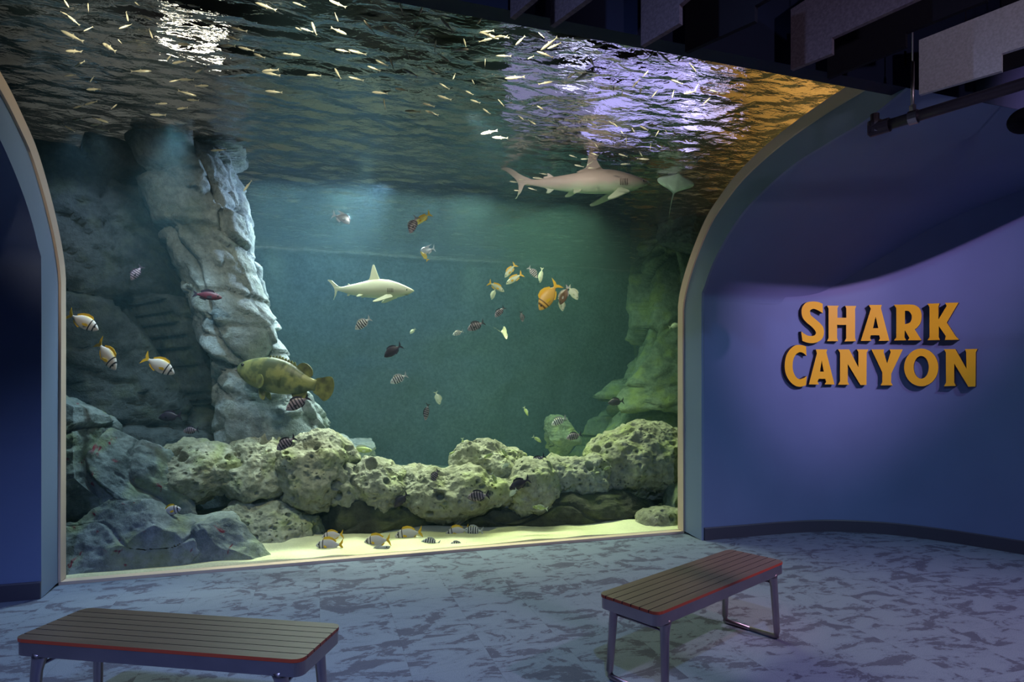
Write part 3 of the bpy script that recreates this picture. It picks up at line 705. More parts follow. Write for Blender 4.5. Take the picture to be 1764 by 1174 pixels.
FISH = [
 ('pork', 143, 554, 50, -30, 6.6, 'yellow tailed silver fish highest of the three by the left window edge'),
 ('pork', 184, 612, 58, -52, 6.7, 'pinkish striped fish with yellow tail, steepest diving of the three at the left'),
 ('pork', 274, 629, 50, -32, 6.8, 'yellow tailed silver fish furthest from the left window edge, in front of the dark cliff'),
 ('pork', 294, 879, 36, 12, 6.28, 'yellow white fish with black head bar beside the red crust on the front slabs'),
 ('pork', 573, 922, 34, 186, 6.45, 'small yellow tailed fish just above another one over the sand'),
 ('pork', 568, 938, 45, 182, 6.3, 'pale blue grey fish with yellow tail lowest at the left of the sand'),
 ('pork', 650, 931, 44, 187, 6.35, 'silver fish with black head bars swimming left over the sand, second pair'),
 ('pork', 704, 919, 44, 188, 6.5, 'pale fish with bright yellow upturned tail over the sand at the reef base'),
 ('pork', 788, 915, 38, 190, 6.5, 'round yellow finned fish touching a banded fish above the sand'),
 ('grey', 651, 949, 42, 22, 6.25, 'plain grey fish heading right low over the bright sand'),
 ('pale', 736, 947, 34, 10, 6.25, 'faint pale fish with yellow tail under the banded fish on the sand'),
 ('serg', 742, 934, 30, 172, 6.3, 'black and silver banded fish above the faint pale fish on the sand'),
 ('serg', 816, 913, 31, 178, 6.45, 'blue black banded fish at the right of the round yellow finned fish'),
 ('serg', 787, 940, 30, 176, 6.22, 'banded fish lowest on the sand, cut by the window sill'),
 ('pork_orange', 945, 510, 54, 236, 7.0, 'large orange gold fish pointing down in front of the rear wall'),
 ('brown', 972, 508, 32, 246, 7.1, 'brown oval fish right of the large orange gold fish'),
 ('palewhite', 987, 504, 27, -55, 7.4, 'pale fish partly behind the brown oval fish'),
 ('palewhite', 967, 524, 22, -78, 7.3, 'pale fish hanging below the brown oval fish'),
 ('pale', 879, 466, 28, 232, 7.4, 'pale fish with yellow tail, upper one of the pair under the waterline ledge'),
 ('pale', 886, 480, 31, 212, 7.3, 'pale fish with yellow tail, lower one of the pair under the waterline ledge'),
 ('palewhite', 932, 474, 24, 262, 7.5, 'pale upright fish with tail up just under the waterline'),
 ('pale', 855, 494, 30, -32, 7.2, 'white backed fish with yellow tail heading down right'),
 ('palewhite', 850, 506, 19, 250, 7.5, 'small greenish pale fish under the white backed one'),
 ('serg', 918, 469, 22, -48, 7.4, 'little banded fish beside the pale upright fish near the waterline'),
 ('yellow', 728, 377, 32, 214, 7.6, 'bright yellow fish in mid water behind a dark banded fish'),
 ('serg_dark', 712, 387, 30, 248, 7.5, 'dark banded fish in front of the bright yellow fish'),
 ('look', 589, 375, 32, -18, 7.4, 'silver blue flat fish with trailing fins left of the bright yellow fish'),
 ('look', 736, 431, 26, 195, 7.6, 'silver blue flat fish above the grey shark snout'),
 ('yellow', 731, 441, 18, 130, 7.4, 'tiny yellow fish touching the silver blue flat fish'),
 ('serg', 625, 557, 31, 216, 7.0, 'boldly banded yellow backed fish below the pale shark'),
 ('black', 677, 604, 34, 214, 7.0, 'black fish above the dark banded fish in mid water'),
 ('serg', 687, 652, 29, 208, 7.2, 'banded fish directly below the black mid water fish'),
 ('serg_dark', 735, 709, 27, 262, 7.3, 'dark blue fish swimming nose down in the centre of the tank'),
 ('palewhite', 754, 685, 22, -72, 7.6, 'thin pale fish beside the nose down dark blue fish'),
 ('palewhite', 711, 570, 12, 222, 8.0, 'tiny white fish in open water right of the black fish'),
 ('serg', 789, 573, 18, 200, 7.6, 'small violet blue banded fish left of the dark purple one'),
 ('serg_dark', 820, 561, 30, 206, 7.1, 'dark purple banded fish in the middle of the tank'),
 ('serg_dark', 861, 537, 22, 226, 7.5, 'small banded fish above the little pale ray'),
 ('serg_dark', 899, 545, 17, -80, 7.9, 'very small upright fish right of the little pale ray'),
 ('serg_dark', 235, 470, 28, 238, 7.0, 'dark slim fish alone high in front of the left cliff'),
 ('maroon', 357, 509, 48, -8, 7.0, 'plain dark red oval fish in front of the leaning pillar'),
 ('black', 293, 717, 36, 186, 7.6, 'black fish in the dark cave above the left boulders'),
 ('serg_dark', 329, 741, 26, 186, 7.4, 'dim banded fish in the cave right of the black fish'),
 ('serg_dark', 513, 694, 40, 212, 6.8, 'dark purple banded fish under the tail of the big grouper'),
 ('serg_dark', 493, 763, 36, 214, 6.7, 'dark banded fish in front of the yellow green rock cap'),
 ('orange', 517, 828, 38, -5, 6.8, 'orange fish with red snout in front of the reef shadow'),
 ('snapper', 622, 774, 34, -6, 7.6, 'pale olive fish in front of the blue grey boulder'),
 ('lime', 798, 763, 18, -80, 7.3, 'small yellow fish nose down left of the domed rock'),
 ('lime', 785, 780, 21, 185, 7.2, 'yellow fish hovering at the left flank of the domed rock'),
 ('lime', 842, 784, 17, 205, 6.9, 'faint yellow fish in front of the domed rock, on its left half'),
 ('lime', 868, 778, 17, -60, 6.9, 'faint yellow fish in front of the domed rock, nose down'),
 ('palewhite', 872, 801, 15, 205, 6.85, 'small pale fish at the foot of the domed rock'),
 ('lime', 851, 823, 20, -65, 6.5, 'yellow fish nose down over the middle of the central mound'),
 ('palewhite', 884, 848, 17, 225, 6.45, 'pale fish between the two blackish fish on the central mound'),
 ('serg_dark', 749, 819, 24, 240, 6.7, 'dark banded fish above the low pale reef rock'),
 ('black', 691, 861, 30, 226, 6.7, 'black fish slipping into the dark gap under the reef'),
 ('serg_dark', 824, 854, 36, 190, 6.45, 'maroon banded fish at the lower left of the central mound'),
 ('black', 895, 833, 36, 206, 6.5, 'black maroon fish in front of the smooth bulging rock'),
 ('serg_dark', 927, 792, 27, 214, 6.9, 'dark banded fish between central mound and right rocks'),
 ('serg', 963, 725, 27, 206, 7.8, 'banded fish in front of the green rounded boulder, upper one'),
 ('serg_dark', 989, 751, 26, 196, 7.8, 'banded fish in front of the green rounded boulder, lower one'),
 ('black', 1061, 692, 26, 188, 7.8, 'black fish in front of the sloping green buttress'),
 ('lime', 925, 756, 17, -35, 7.8, 'small yellow green fish in open water right of the domed rock'),
 ('lime', 931, 874, 25, 172, 6.5, 'yellow fish in front of the reef shadow at the right'),
 ('palewhite', 1161, 561, 17, 18, 8.2, 'small pale fish by the right window edge at the buttress'),
 ('lime', 1072, 914, 15, -80, 6.5, 'tiny yellow fish over the sand near the corner rock'),
 ('lime', 1046, 806, 16, 205, 6.9, 'small yellow fish before the craggy rock at the right end'),
 ('lime', 906, 708, 16, -65, 8.3, 'faint thin fish in green water above the right reef'),
]
for i, (k, px, py, L, a, y, lab) in enumerate(FISH):
    fish(k, px, py, L, a, y, lab, dep=random.Random(i).uniform(-.25, .25))

# big animals -------------------------------------------------------
def shark(px, py, L, ang, y, label, bendk=0.0, dep=0.0, roll=0.0, fat=1.0, white=(.62, .64, .52), grey=(.42, .42, .36)):
    t = NT('shark skin'); sx = t.n('ShaderNodeSeparateXYZ'); t.l(t.tc.outputs['Object'], sx.inputs[0])
    n = t.n('ShaderNodeTexNoise', Scale=9.0, Detail=4.0); t.l(t.tc.outputs['Object'], n.inputs['Vector'])
    f = t.math('ADD', t.math('MULTIPLY', sx.outputs[2], 9.0), t.math('MULTIPLY', n.outputs['Fac'], .5))
    c = t.ramp(f, [(.0, white), (.40, grey)]); t.l(c, t.b.inputs['Base Color']); t.b.inputs['Roughness'].default_value = .5
    def bend(p):
        q = p.copy()
        if q.x < .05: q.y += bendk * (q.x - .05) ** 2; q.z += bendk * .30 * (q.x - .05) ** 2
        return q
    root = empty('shark', (0, 0, 0))
    prof = smoothprof([(.500, .000, -.006, .004), (.47, .014, -.018, .028), (.41, .035, -.036, .050), (.32, .062, -.052, .066), (.20, .086, -.060, .076), (.06, .088, -.058, .074), (-.08, .066, -.050, .056), (-.22, .040, -.036, .034), (-.31, .022, -.022, .018), (-.36, .018, -.016, .011), (-.42, .012, -.008, .006)], 6)
    prof = [(a, b * fat, c * fat * 1.05, d) for a, b, c, d in prof]
    bm = bmesh.new(); loft(bm, prof, 28, bend); link('body', bm, t.m, root, smooth=True)
    def F_(name, pts, thick=.010, M4=None):
        bm = bmesh.new(); P = [tuple(v)[:2] for v in catmull([Vector((a, b, 0)) for a, b in pts], 4, closed=True)]
        fin(bm, P, thick, M4, bend); return link(name, bm, t.m, root)
    dk = 1.0 if fat > 1.2 else .66
    F_('dorsal_fin', [(a, .088 + (b - .088) * dk if b > .088 else b) for a, b in [(.155, .075), (.115, .13), (.075, .235), (.060, .272), (.043, .268), (.026, .20), (.005, .125), (-.045, .092), (-.055, .078), (.05, .06)]], .012)
    F_('second_dorsal_fin', [(-.21, .035), (-.235, .062), (-.25, .066), (-.248, .05), (-.272, .040), (-.26, .025)])
    F_('tail_fin', [(-.345, .018), (-.40, .045), (-.455, .085), (-.500, .092), (-.508, .080), (-.475, .060), (-.430, .010), (-.418, -.04), (-.432, -.115), (-.440, -.120), (-.408, -.075), (-.385, -.022), (-.345, -.015)])
    F_('anal_fin', [(-.21, -.028), (-.24, -.065), (-.262, -.066), (-.255, -.045), (-.27, -.028)])
    for sd in (-1, 1):
        F_('pectoral_fin', [(.0, .0), (.075, .0), (.06, -.05), (.02, -.155), (-.01, -.20), (-.028, -.195), (-.018, -.12), (-.012, -.06)], .010,
           Matrix.Translation((.235, sd * .052, -.038)) @ Matrix.Rotation(math.radians(48 * sd), 4, 'X') @ Matrix.Rotation(math.radians(42), 4, 'Y') @ Matrix.Scale(.95, 4))
        F_('pelvic_fin', [(.0, .0), (.05, .0), (.02, -.05), (-.02, -.06), (-.01, -.03)], .008,
           Matrix.Translation((-.10, sd * .03, -.038)) @ Matrix.Rotation(math.radians(55 * sd), 4, 'X'))
        bm = bmesh.new(); bmesh.ops.create_uvsphere(bm, u_segments=10, v_segments=8, radius=.007)
        for v in bm.verts: v.co += Vector((.43, sd * .041, .006))
        link('eye', bm, FM['eye'], root, smooth=True)
        bm = bmesh.new()
        for k in range(5): box(bm, (.285 - k * .014, sd * (.0695 + k * .0012), -.002), (.0035, .004, .045))
        link('gill_slits', bm, M['letter_side'], root)
    bm = bmesh.new(); box(bm, (.415, 0, -.036 * fat), (.035, .040, .004)); link('mouth', bm, M['letter_side'], root)
    p = at_y(px, py, y); place(root, p, ang, L * depth(p) / F, dep, roll)
    return tag(root, label, 'shark')
shark(636, 500, 158, -1, 7.2, 'pale grey shark swimming right in the middle of the tank, tall upright dorsal fin', dep=-.10, roll=.10, bendk=.35, fat=1.35, white=(.60, .66, .48), grey=(.68, .72, .55))
shark(1010, 317, 244, 7, 6.7, 'brownish grey shark near the water surface with its tail bent behind it', bendk=1.15, dep=.30, roll=.12, fat=1.1, white=(.46, .54, .38), grey=(.58, .46, .40))

def grouper():
    root = empty('grouper', (0, 0, 0))
    sk = stripes('mottled olive skin', (.10, .12, .055), [(-.20, .02), (-.10, .018), (.0, .018)], (.06, .075, .03), spots=(9.0, (.27, .28, .10)))
    fm = mat('olive fin', (.15, .15, .07), .6, vary=.4, vscale=12, col2=(.26, .27, .08))
    prof = smoothprof([(.50, -.005, -.02, .008), (.47, .05, -.055, .045), (.40, .095, -.105, .075), (.28, .145, -.15, .095), (.12, .175, -.165, .10), (-.04, .155, -.15, .085), (-.18, .095, -.11, .055), (-.28, .055, -.065, .03), (-.33, .055, -.06, .015)], 5)
    bm = bmesh.new(); loft(bm, prof, 24); link('body', bm, sk, root, smooth=True)
    def F_(nm, pts, th=.012, M4=None):
        bm = bmesh.new(); P = [tuple(v)[:2] for v in catmull([Vector((a, b, 0)) for a, b in pts], 4, closed=True)]; fin(bm, P, th, M4); link(nm, bm, fm, root)
    F_('tail_fin', [(-.31, .05), (-.38, .085), (-.46, .11), (-.50, .06), (-.51, -.01), (-.49, -.08), (-.44, -.13), (-.38, -.10), (-.31, -.06)])
    bm = bmesh.new(); pts = [(.20, .15)]
    for k in range(9): x = .18 - k * .032; pts += [(x, .205 - abs(k - 3) * .006), (x - .014, .180 - abs(k - 3) * .006)]
    pts += [(-.12, .11), (.0, .13)]; fin(bm, pts, .010); link('spiny_dorsal_fin', bm, fm, root)
    F_('soft_dorsal_fin', [(-.10, .12), (-.14, .175), (-.20, .18), (-.26, .14), (-.275, .085), (-.24, .06), (-.16, .08)])
    F_('anal_fin', [(-.10, -.12), (-.15, -.185), (-.21, -.19), (-.25, -.13), (-.24, -.07), (-.15, -.09)])
    for sd in (-1, 1):
        F_('pectoral_fin', [(.0, .03), (-.06, .05), (-.12, .0), (-.11, -.06), (-.05, -.075), (.0, -.03)], .008, Matrix.Translation((.22, sd * .095, -.05)) @ Matrix.Rotation(math.radians(-30 * sd), 4, 'Z'))
        F_('pelvic_fin', [(.0, .0), (.04, .0), (.0, -.08), (-.05, -.10), (-.04, -.03)], .008, Matrix.Translation((.18, sd * .03, -.145)) @ Matrix.Rotation(math.radians(20 * sd), 4, 'X'))
        bm = bmesh.new(); bmesh.ops.create_uvsphere(bm, u_segments=12, v_segments=8, radius=.016)
        for v in bm.verts: v.co += Vector((.41, sd * .066, .045))
        link('eye', bm, FM['eye'], root, smooth=True)
    bm = bmesh.new(); box(bm, (.455, 0, -.028), (.085, .082, .006)); link('mouth', bm, M['letter_side'], root)
    p = at_y(490, 651, 6.9); place(root, p, 168, 180 * depth(p) / F, .15)
    tag(root, 'large mottled olive grouper facing left in front of the leaning pillar', 'fish')
grouper()
def rayfish(px, py, L, ang, y, label, dep, roll, col, belly=False):
    root = empty('stingray', (0, 0, 0)); m = mat('smooth ray skin', col, .5, vary=.12)
    bm = bmesh.new(); nx, ny = 26, 36; top = []; bot = []
    for i in range(nx + 1):
        u = i / nx; rt = []; rb = []
        for j in range(ny + 1):
            v = 2 * j / ny - 1; a = abs(v); span = .52 * math.sin(math.pi * min(1, (u * .94 + .06)) ** .8) ** .8
            x = .40 - u * .62 - .12 * a * (1 - u) + .10 * a * u; yy = v * span
            th = .055 * (1 - a) ** 1.1 * math.sin(math.pi * (.06 + u * .90)) ** .6 + .003; zz = .10 * a * a * (1 if True else 0)
            rt.append(bm.verts.new((x, yy, zz + th))); rb.append(bm.verts.new((x, yy, zz - th * .5)))
        top.append(rt); bot.append(rb)
    for i in range(nx):
        for j in range(ny):
            bm.faces.new((top[i][j], top[i][j + 1], top[i + 1][j + 1], top[i + 1][j])); bm.faces.new((bot[i][j], bot[i + 1][j], bot[i + 1][j + 1], bot[i][j + 1]))
    for i in range(nx):
        bm.faces.new((top[i][0], top[i + 1][0], bot[i + 1][0], bot[i][0])); bm.faces.new((top[i][ny], bot[i][ny], bot[i + 1][ny], top[i + 1][ny]))
    for j in range(ny):
        bm.faces.new((top[0][j], bot[0][j], bot[0][j + 1], top[0][j + 1])); bm.faces.new((top[nx][j], top[nx][j + 1], bot[nx][j + 1], bot[nx][j]))
    bmesh.ops.recalc_face_normals(bm, faces=bm.faces); link('disc', bm, m, root, smooth=True)
    bm = bmesh.new(); tube(bm, [(-.18, 0, .0), (-.35, 0, .01), (-.6, .02, .03), (-.85, .05, .04)], [.022, .014, .007, .002], 8); link('tail', bm, m, root, smooth=True)
    for sd in (-1, 1):
        bm = bmesh.new(); bmesh.ops.create_uvsphere(bm, u_segments=8, v_segments=6, radius=.016)
        for v in bm.verts: v.co += Vector((.26, sd * .06, .05))
        link('eye', bm, FM['eye'], root, smooth=True)
    p = at_y(px, py, y)
    if belly:
        h = (UP * .82 - FWD * .50 + RIGHT * .12).normalized(); u = FWD - h * FWD.dot(h); u.normalize(); yv = u.cross(h)
        root.matrix_world = Matrix.Translation(p) @ Matrix((h, yv, u)).transposed().to_4x4() @ Matrix.Scale(L * depth(p) / F, 4)
    else: place(root, p, ang, L * depth(p) / F, dep, roll)
    return tag(root, label, 'ray')
rayfish(1163, 323, 62, 14, 6.9, 'pale stingray seen from below beside the snout of the upper shark', 1.6, .9, (.60, .72, .60), True)
rayfish(866, 573, 28, -25, 8.2, 'little pale ray gliding below the cluster of pale fish', .7, 1.0, (.45, .44, .32))

# school of small silver fish under the surface
def minnow():
    bm = bmesh.new()
    loft(bm, smoothprof([(.50, .004, -.010, .004), (.42, .045, -.05, .028), (.25, .075, -.085, .045), (.05, .07, -.08, .045), (-.15, .05, -.055, .032), (-.30, .022, -.025, .014), (-.36, .016, -.018, .008)], 2), 10)
    for f in bm.faces: f.material_index = 0
    n0 = len(bm.faces); fin(bm, [(-.34, .015), (-.50, .085), (-.45, .0), (-.50, -.085), (-.34, -.015)], .010)
    fin(bm, [(.06, .065), (.0, .12), (-.08, .055)], .008); fin(bm, [(.0, -.07), (-.05, -.11), (-.1, -.06)], .008)
    bm.faces.ensure_lookup_table()
    for f in bm.faces[n0:]: f.material_index = 1
    return bm
SA_ = [(60,20,-60,80),(230,60,-75,100),(45,100,-25,60),(120,155,-40,110),(230,220,35,80),(525,125,-70,100),(515,200,30,110),(705,255,-65,100),(390,360,-35,180),(120,390,-12,180),(110,275,-25,180),(470,315,-50,40),(930,25,-20,100),(1030,45,-10,100),(1000,115,-15,60),(1160,170,-20,180),(1370,225,-15,150),(1325,290,-25,140),(880,160,-75,90),(1080,300,-28,160),(970,340,-12,150),(980,300,-10,150),(1290,350,-10,150),(1430,372,-8,120),(1530,425,-28,130),(845,435,50,70),(920,472,2,130),(165,485,15,110),(95,572,15,80),(258,600,45,60),(270,678,-5,140),(630,540,8,150),(1085,530,20,110),(890,612,20,90),(975,605,-3,130),(1090,652,-3,120),(980,708,-12,140),(1025,760,-8,110),(785,787,2,95),(945,822,-2,110),(760,872,-3,130),(250,782,8,125),(155,810,12,90),(425,810,50,60),(150,905,0,120),(320,910,-15,120),(290,945,3,110),(335,985,-8,120),(20,938,-10,60),(90,978,-30,80),(1615,535,0,140),(1620,560,-8,140),(1640,697,0,130),(1580,50,-18,170),(1740,410,-15,80),(1220,1140,5,120),(1440,1410,50,110),(800,160,-20,60),(600,30,-40,60)]
SB_ = [(155,35,-22,110),(450,30,-25,150),(190,5,-20,60),(685,10,-45,50),(930,60,-75,100),(1078,85,75,100),(270,220,-68,160),(150,220,-35,70),(215,228,-10,100),(440,130,-70,70),(455,235,-27,150),(690,205,-50,130),(855,230,-32,140),(1060,230,55,110),(1130,275,-25,110),(1280,190,-48,160),(1525,160,60,80),(1690,125,-62,120),(1580,240,10,120),(1600,270,-20,160),(1690,278,-5,110),(1570,305,5,120),(105,415,-10,140),(490,385,-10,120),(600,397,-8,140),(1190,350,80,90),(975,405,-65,100),(1415,325,-75,80),(1375,378,8,140),(1255,440,-40,120),(785,478,-25,110),(862,490,-70,80),(1710,425,-3,120),(725,520,-20,110),(450,560,-60,130),(1000,550,-20,130),(1160,530,-40,120),(1568,475,88,60),(1333,580,70,60),(270,572,-8,120),(590,598,-8,120),(1478,622,-65,50),(1260,655,-25,90),(935,680,-18,120),(1450,705,-35,80),(770,705,-8,130),(1260,742,-20,120),(1140,797,-22,110),(1495,770,-25,90),(805,790,-80,100),(1690,780,-45,70),(1580,845,-40,80),(1020,845,-5,130),(1165,858,-15,110),(1600,1003,5,140),(1685,1045,2,130)]
SC_ = [(245,20,60,50),(595,82,3,160),(35,147,-3,90),(160,175,40,100),(285,145,-15,140),(320,135,-40,60),(630,163,-8,140),(940,190,28,120),(380,200,30,160),(420,215,25,120),(760,212,8,110),(605,240,25,90),(350,283,-15,140),(240,305,30,60),(640,325,30,90),(570,340,35,80),(710,415,0,130),(640,440,25,150),(120,457,5,160),(350,497,15,120),(550,440,30,80),(700,330,-70,100),(935,570,85,70),(870,530,80,60),(1075,550,82,70),(1320,580,75,70),(1180,580,50,70),(1040,500,45,90),(1110,430,50,80),(1570,640,42,90),(1630,560,-5,80),(1710,578,5,80),(1450,570,20,120),(1470,380,-45,90),(1500,530,60,70),(1150,290,45,80),(1380,300,55,90),(1250,300,-30,150),(1350,490,-30,100),(455,770,3,90),(720,812,-25,80),(165,760,-45,60),(250,795,-32,80),(320,690,-28,80),(850,800,-40,60),(880,815,-35,60),(935,875,-50,50),(1020,860,-55,50),(1100,840,-35,80),(1200,880,60,60),(1270,870,-60,40),(965,940,-85,60),(1150,975,80,50),(1075,1035,-60,50),(1290,965,-65,50),(1300,1005,-70,50),(1235,990,-55,40),(1390,1025,30,70),(1455,1040,40,60),(1510,1080,60,60),(735,970,-50,45)]
SD_ = [(590,88,-14,70),(685,110,-5,70),(765,72,-18,65),(725,145,30,65),(640,165,-15,80),(990,80,-25,80),(1150,110,-2,105),(1008,150,0,80),(350,228,-5,70),(315,263,-5,100),(120,293,-5,80),(180,275,0,50),(240,318,-3,80),(265,350,-20,80),(475,287,0,70),(445,338,-5,90),(145,362,0,60),(735,183,3,60),(685,213,-3,60)]
mb = None; R = random.Random(5)
GR = [(SA_, 4.41, 100, 0, 'small silver fish in the school below the surface at the upper left of the window', 'school at the upper left'),
      (SB_, 4.41, 480, 0, 'small silver fish in the school below the surface at the top centre of the window', 'school at the top centre'),
      (SC_, 4.41, 860, 30, 'small silver fish in the school under the violet lit ripples at the upper right', 'school under the violet lit ripples'),
      (SD_, 4.642, 860, 250, 'small silver fish in the loose group around the upper shark', 'group around the upper shark')]
for L, k, ox, oy, lab, gr in GR:
    for x, y, a, ln in L:
        px, py = x / k + ox, y / k + oy
        z = R.uniform(4.08, 4.30)
        if mb is None: mb = o = link('silverside', minnow(), [FM['minnow'], FM['minnow_tail']], smooth=True)
        else: o = mb.copy(); COL.objects.link(o)
        p = at_z(px, py, z)
        if p.y > 7.4: p = at_y(px, py, R.uniform(6.4, 7.2))
        d = R.uniform(-.35, .35)
        head = a if R.random() < .75 else a + 180
        place(o, p, head + (180 if True else 0), ln / k * depth(p) / F * .98, d, R.uniform(-.3, .3)); tag(o, lab, 'fish', gr)

# ------------------------------------------------------------------ sign
def wall_hit(px):
    """point and tangent of the right wall's plan on the vertical plane of sight through column px"""
    d = ray(px, HY); d = Vector((d.x, d.y, 0))
    for a, b in zip(WPs, WPs[1:]):
        e = b - a; den = d.x * e.y - d.y * e.x
        if abs(den) < 1e-9: continue
        t = (a.x * e.y - a.y * e.x) / den; u = (a.x * d.y - a.y * d.x) / den
        if t > 0 and 0 <= u <= 1: return d * t, e.normalized()
def ell(cx, cy, rx, ry, n=48): return [(cx + rx * math.cos(2 * math.pi * i / n), cy + ry * math.sin(2 * math.pi * i / n)) for i in range(n)]
def soft(pts, corners):
    """closed outline through pts, smooth except at the listed corner indices"""
    n = len(pts); out = []; c = sorted(corners)
    for i, a in enumerate(c):
        b = c[(i + 1) % len(c)]; idx = [a]; k = a
        while k != b: k = (k + 1) % n; idx.append(k)
        seg = [Vector((pts[j][0], pts[j][1], 0)) for j in idx]
        cm = catmull(seg, 5) if len(seg) > 2 else seg
        out += [(v.x, v.y) for v in cm[:-1]]
    return out
S_ = [(378,112),(340,97),(290,93),(240,103),(210,135),(200,178),(208,225),(240,268),(285,305),(312,335),(322,358),(310,377),(285,384),(255,381),(225,366),(197,345),(207,425),(240,438),(285,445),(335,435),(375,405),(390,355),(382,310),(355,275),(315,240),(280,210),(272,180),(280,162),(305,155),(340,168),(380,192)]
C_ = [(238,472),(200,461),(150,463),(100,500),(68,560),(58,640),(70,710),(105,770),(150,805),(190,812),(238,800),(245,722),(215,740),(180,748),(150,725),(130,680),(125,630),(133,575),(158,535),(190,520),(220,532),(242,552)]
R_ = [(980,120),(1110,118),(1160,125),(1198,155),(1213,210),(1205,270),(1180,308),(1155,328),(1213,420),(1095,420),(1110,400),(1072,335),(1068,395),(1085,420),(980,422),(1000,395),(1000,150)]
LET = [
 ('S', soft(S_, [0, 15, 16, 30]), []),
 ('H', [(415,128),(515,128),(503,150),(503,230),(578,230),(578,150),(568,130),(662,130),(652,155),(652,400),(660,428),(562,430),(577,402),(577,290),(500,290),(500,400),(510,428),(415,428),(428,400),(428,152)], []),
 ('A', [(768,122),(877,122),(870,150),(942,425),(850,425),(862,405),(855,378),(785,378),(778,400),(790,425),(700,425),(785,155)], [[(825,220),(848,318),(803,318)]]),
 ('R', soft(R_, [0, 1, 7, 8, 9, 10, 11, 12, 13, 14, 15, 16]), [soft([(1072,172),(1105,175),(1128,205),(1130,240),(1112,272),(1072,285)], [0, 5])]),
 ('K', [(1262,112),(1365,108),(1355,135),(1355,245),(1425,130),(1412,105),(1525,102),(1425,270),(1500,385),(1530,415),(1410,418),(1418,385),(1358,300),(1358,395),(1368,418),(1262,420),(1280,395),(1280,140)], []),
 ('C', soft(C_, [0, 10, 11, 21]), []),
 ('A', [(320,497),(417,497),(410,522),(478,793),(395,793),(408,768),(400,745),(345,745),(335,768),(348,793),(262,793),(330,530)], [[(370,590),(388,685),(355,685)]]),
 ('N', [(508,497),(602,497),(680,648),(680,520),(668,497),(765,497),(750,522),(748,797),(697,797),(590,620),(590,770),(602,795),(508,795),(525,765),(525,525)], []),
 ('Y', [(790,497),(897,497),(893,520),(922,615),(953,520),(943,497),(1055,497),(958,700),(955,775),(970,800),(868,800),(882,772),(882,690)], []),
 ('O', ell(1210, 649, 144, 159), [list(reversed(ell(1210, 648, 64, 96)))]),
 ('N', [(1402,495),(1497,495),(1592,660),(1590,525),(1580,495),(1685,493),(1670,522),(1668,810),(1608,812),(1488,615),(1488,775),(1502,805),(1402,808),(1420,775),(1418,525)], [])]
h0, _t = wall_hit(1515)
sign = empty('wall_sign', (h0.x, h0.y, 1.6)); bpy.context.view_layer.update()
tag(sign, 'amber three dimensional letters reading SHARK CANYON on the blue wall', 'sign')
for ch, out, holes in LET:
    xs = [p[0] / 4.9 + 1340 for p in out]; c, tg = wall_hit((min(xs) + max(xs)) / 2)
    nrm = Vector((tg.y, -tg.x, 0))
    if nrm.dot(c) > 0: nrm = -nrm
    org = c + nrm * .056
    def to3(p, org=org, nrm=nrm):
        d = ray(p[0] / 4.9 + 1340, p[1] / 4.9 + 500); o = Vector((0, 0, EYE)); t = (Vector((org.x, org.y, EYE)) - o).dot(nrm) / d.dot(nrm); return o + d * t - sign.location
    bm = bmesh.new(); prism(bm, out, holes, to3, -nrm * .054, 0, 1)
    l = link('letter', bm, [M['gold'], M['letter_side']], sign); l['label'] = 'amber letter ' + ch

# ------------------------------------------------------------------ baffles, pipe
BD = Vector((.351, -.936, 0)).normalized()     # baffles run from the window towards the visitor
def baffle(label, px0, y0, outline, m, th=.03):
    """outline: pixel corners of the felt panel's visible side; end of the panel at column px0, plane y0"""
    e = at_y(px0, 100, y0); n = Vector((BD.y, -BD.x, 0)); bm = bmesh.new()
    if n.dot(Vector((e.x, e.y, 0))) < 0: n = -n
    pts = []
    for px, py in outline:
        d = ray(px, py); t = Vector((e.x, e.y, 0)).dot(n) / Vector((d.x, d.y, 0)).dot(n); q = Vector((0, 0, EYE)) + d * t
        pts.append(((Vector((q.x, q.y, 0)) - Vector((e.x, e.y, 0))).dot(BD), q.z))
    base = Vector((e.x, e.y, 0))
    prism(bm, pts, [], lambda p: BD * p[0] + UP * p[1] - UP * pts[0][1], n * th)
    o = link('acoustic_baffle', bm, m); o.location = base + UP * pts[0][1]
    for t in (.25, .95):
        tops = [a for a in pts]; zt = min(tops[-1][1], tops[-2][1]) - pts[0][1]; p0 = BD * t + n * th * .5
        wb = bmesh.new(); tube(wb, [p0 + UP * (zt - .02), Vector((p0.x, p0.y, 6.9 - pts[0][1]))], .003, 5); link('hanger_wire', wb, M['felt_dark'], o)
    return tag(o, label, 'baffle', None)
baffle('light grey felt baffle with a stepped lower edge, brightest one at the upper right', 1583, 3.0, [(1583, 163), (1725, 122), (1725, 92), (1860, 48), (1860, -40), (1583, 69)], M['felt_light'])
baffle('dark purple grey felt baffle left of the light grey one', 1362, 3.1, [(1362, 120), (1433, 92), (1433, 65), (1620, -20), (1620, -150), (1362, 16)], M['felt'])
baffle('dark felt baffle with a stepped edge left of the wide purple grey one', 1104, 3.1, [(1104, 79), (1170, 40), (1170, 8), (1250, -60), (1250, -220), (1104, -110)], M['felt'])
baffle('narrow purple grey felt baffle tip over the window edge', 948, 3.12, [(948, 45), (1012, -2), (1060, -60), (1060, -260), (948, -150)], M['felt'])
baffle('small dark felt baffle tip leftmost over the window edge', 879, 3.12, [(879, 31), (918, -2), (960, -60), (960, -280), (879, -180)], M['felt'])
baffle('black felt baffle with low corner between the two purple grey ones', 1180, 3.14, [(1180, 90), (1300, 36), (1300, 10), (1420, -60), (1420, -220), (1180, -90)], M['felt_dark'])
baffle('black felt baffle with low corner right of the wide purple grey one', 1425, 3.14, [(1425, 135), (1560, 80), (1560, 56), (1700, 0), (1700, -160), (1425, -30)], M['felt_dark'])
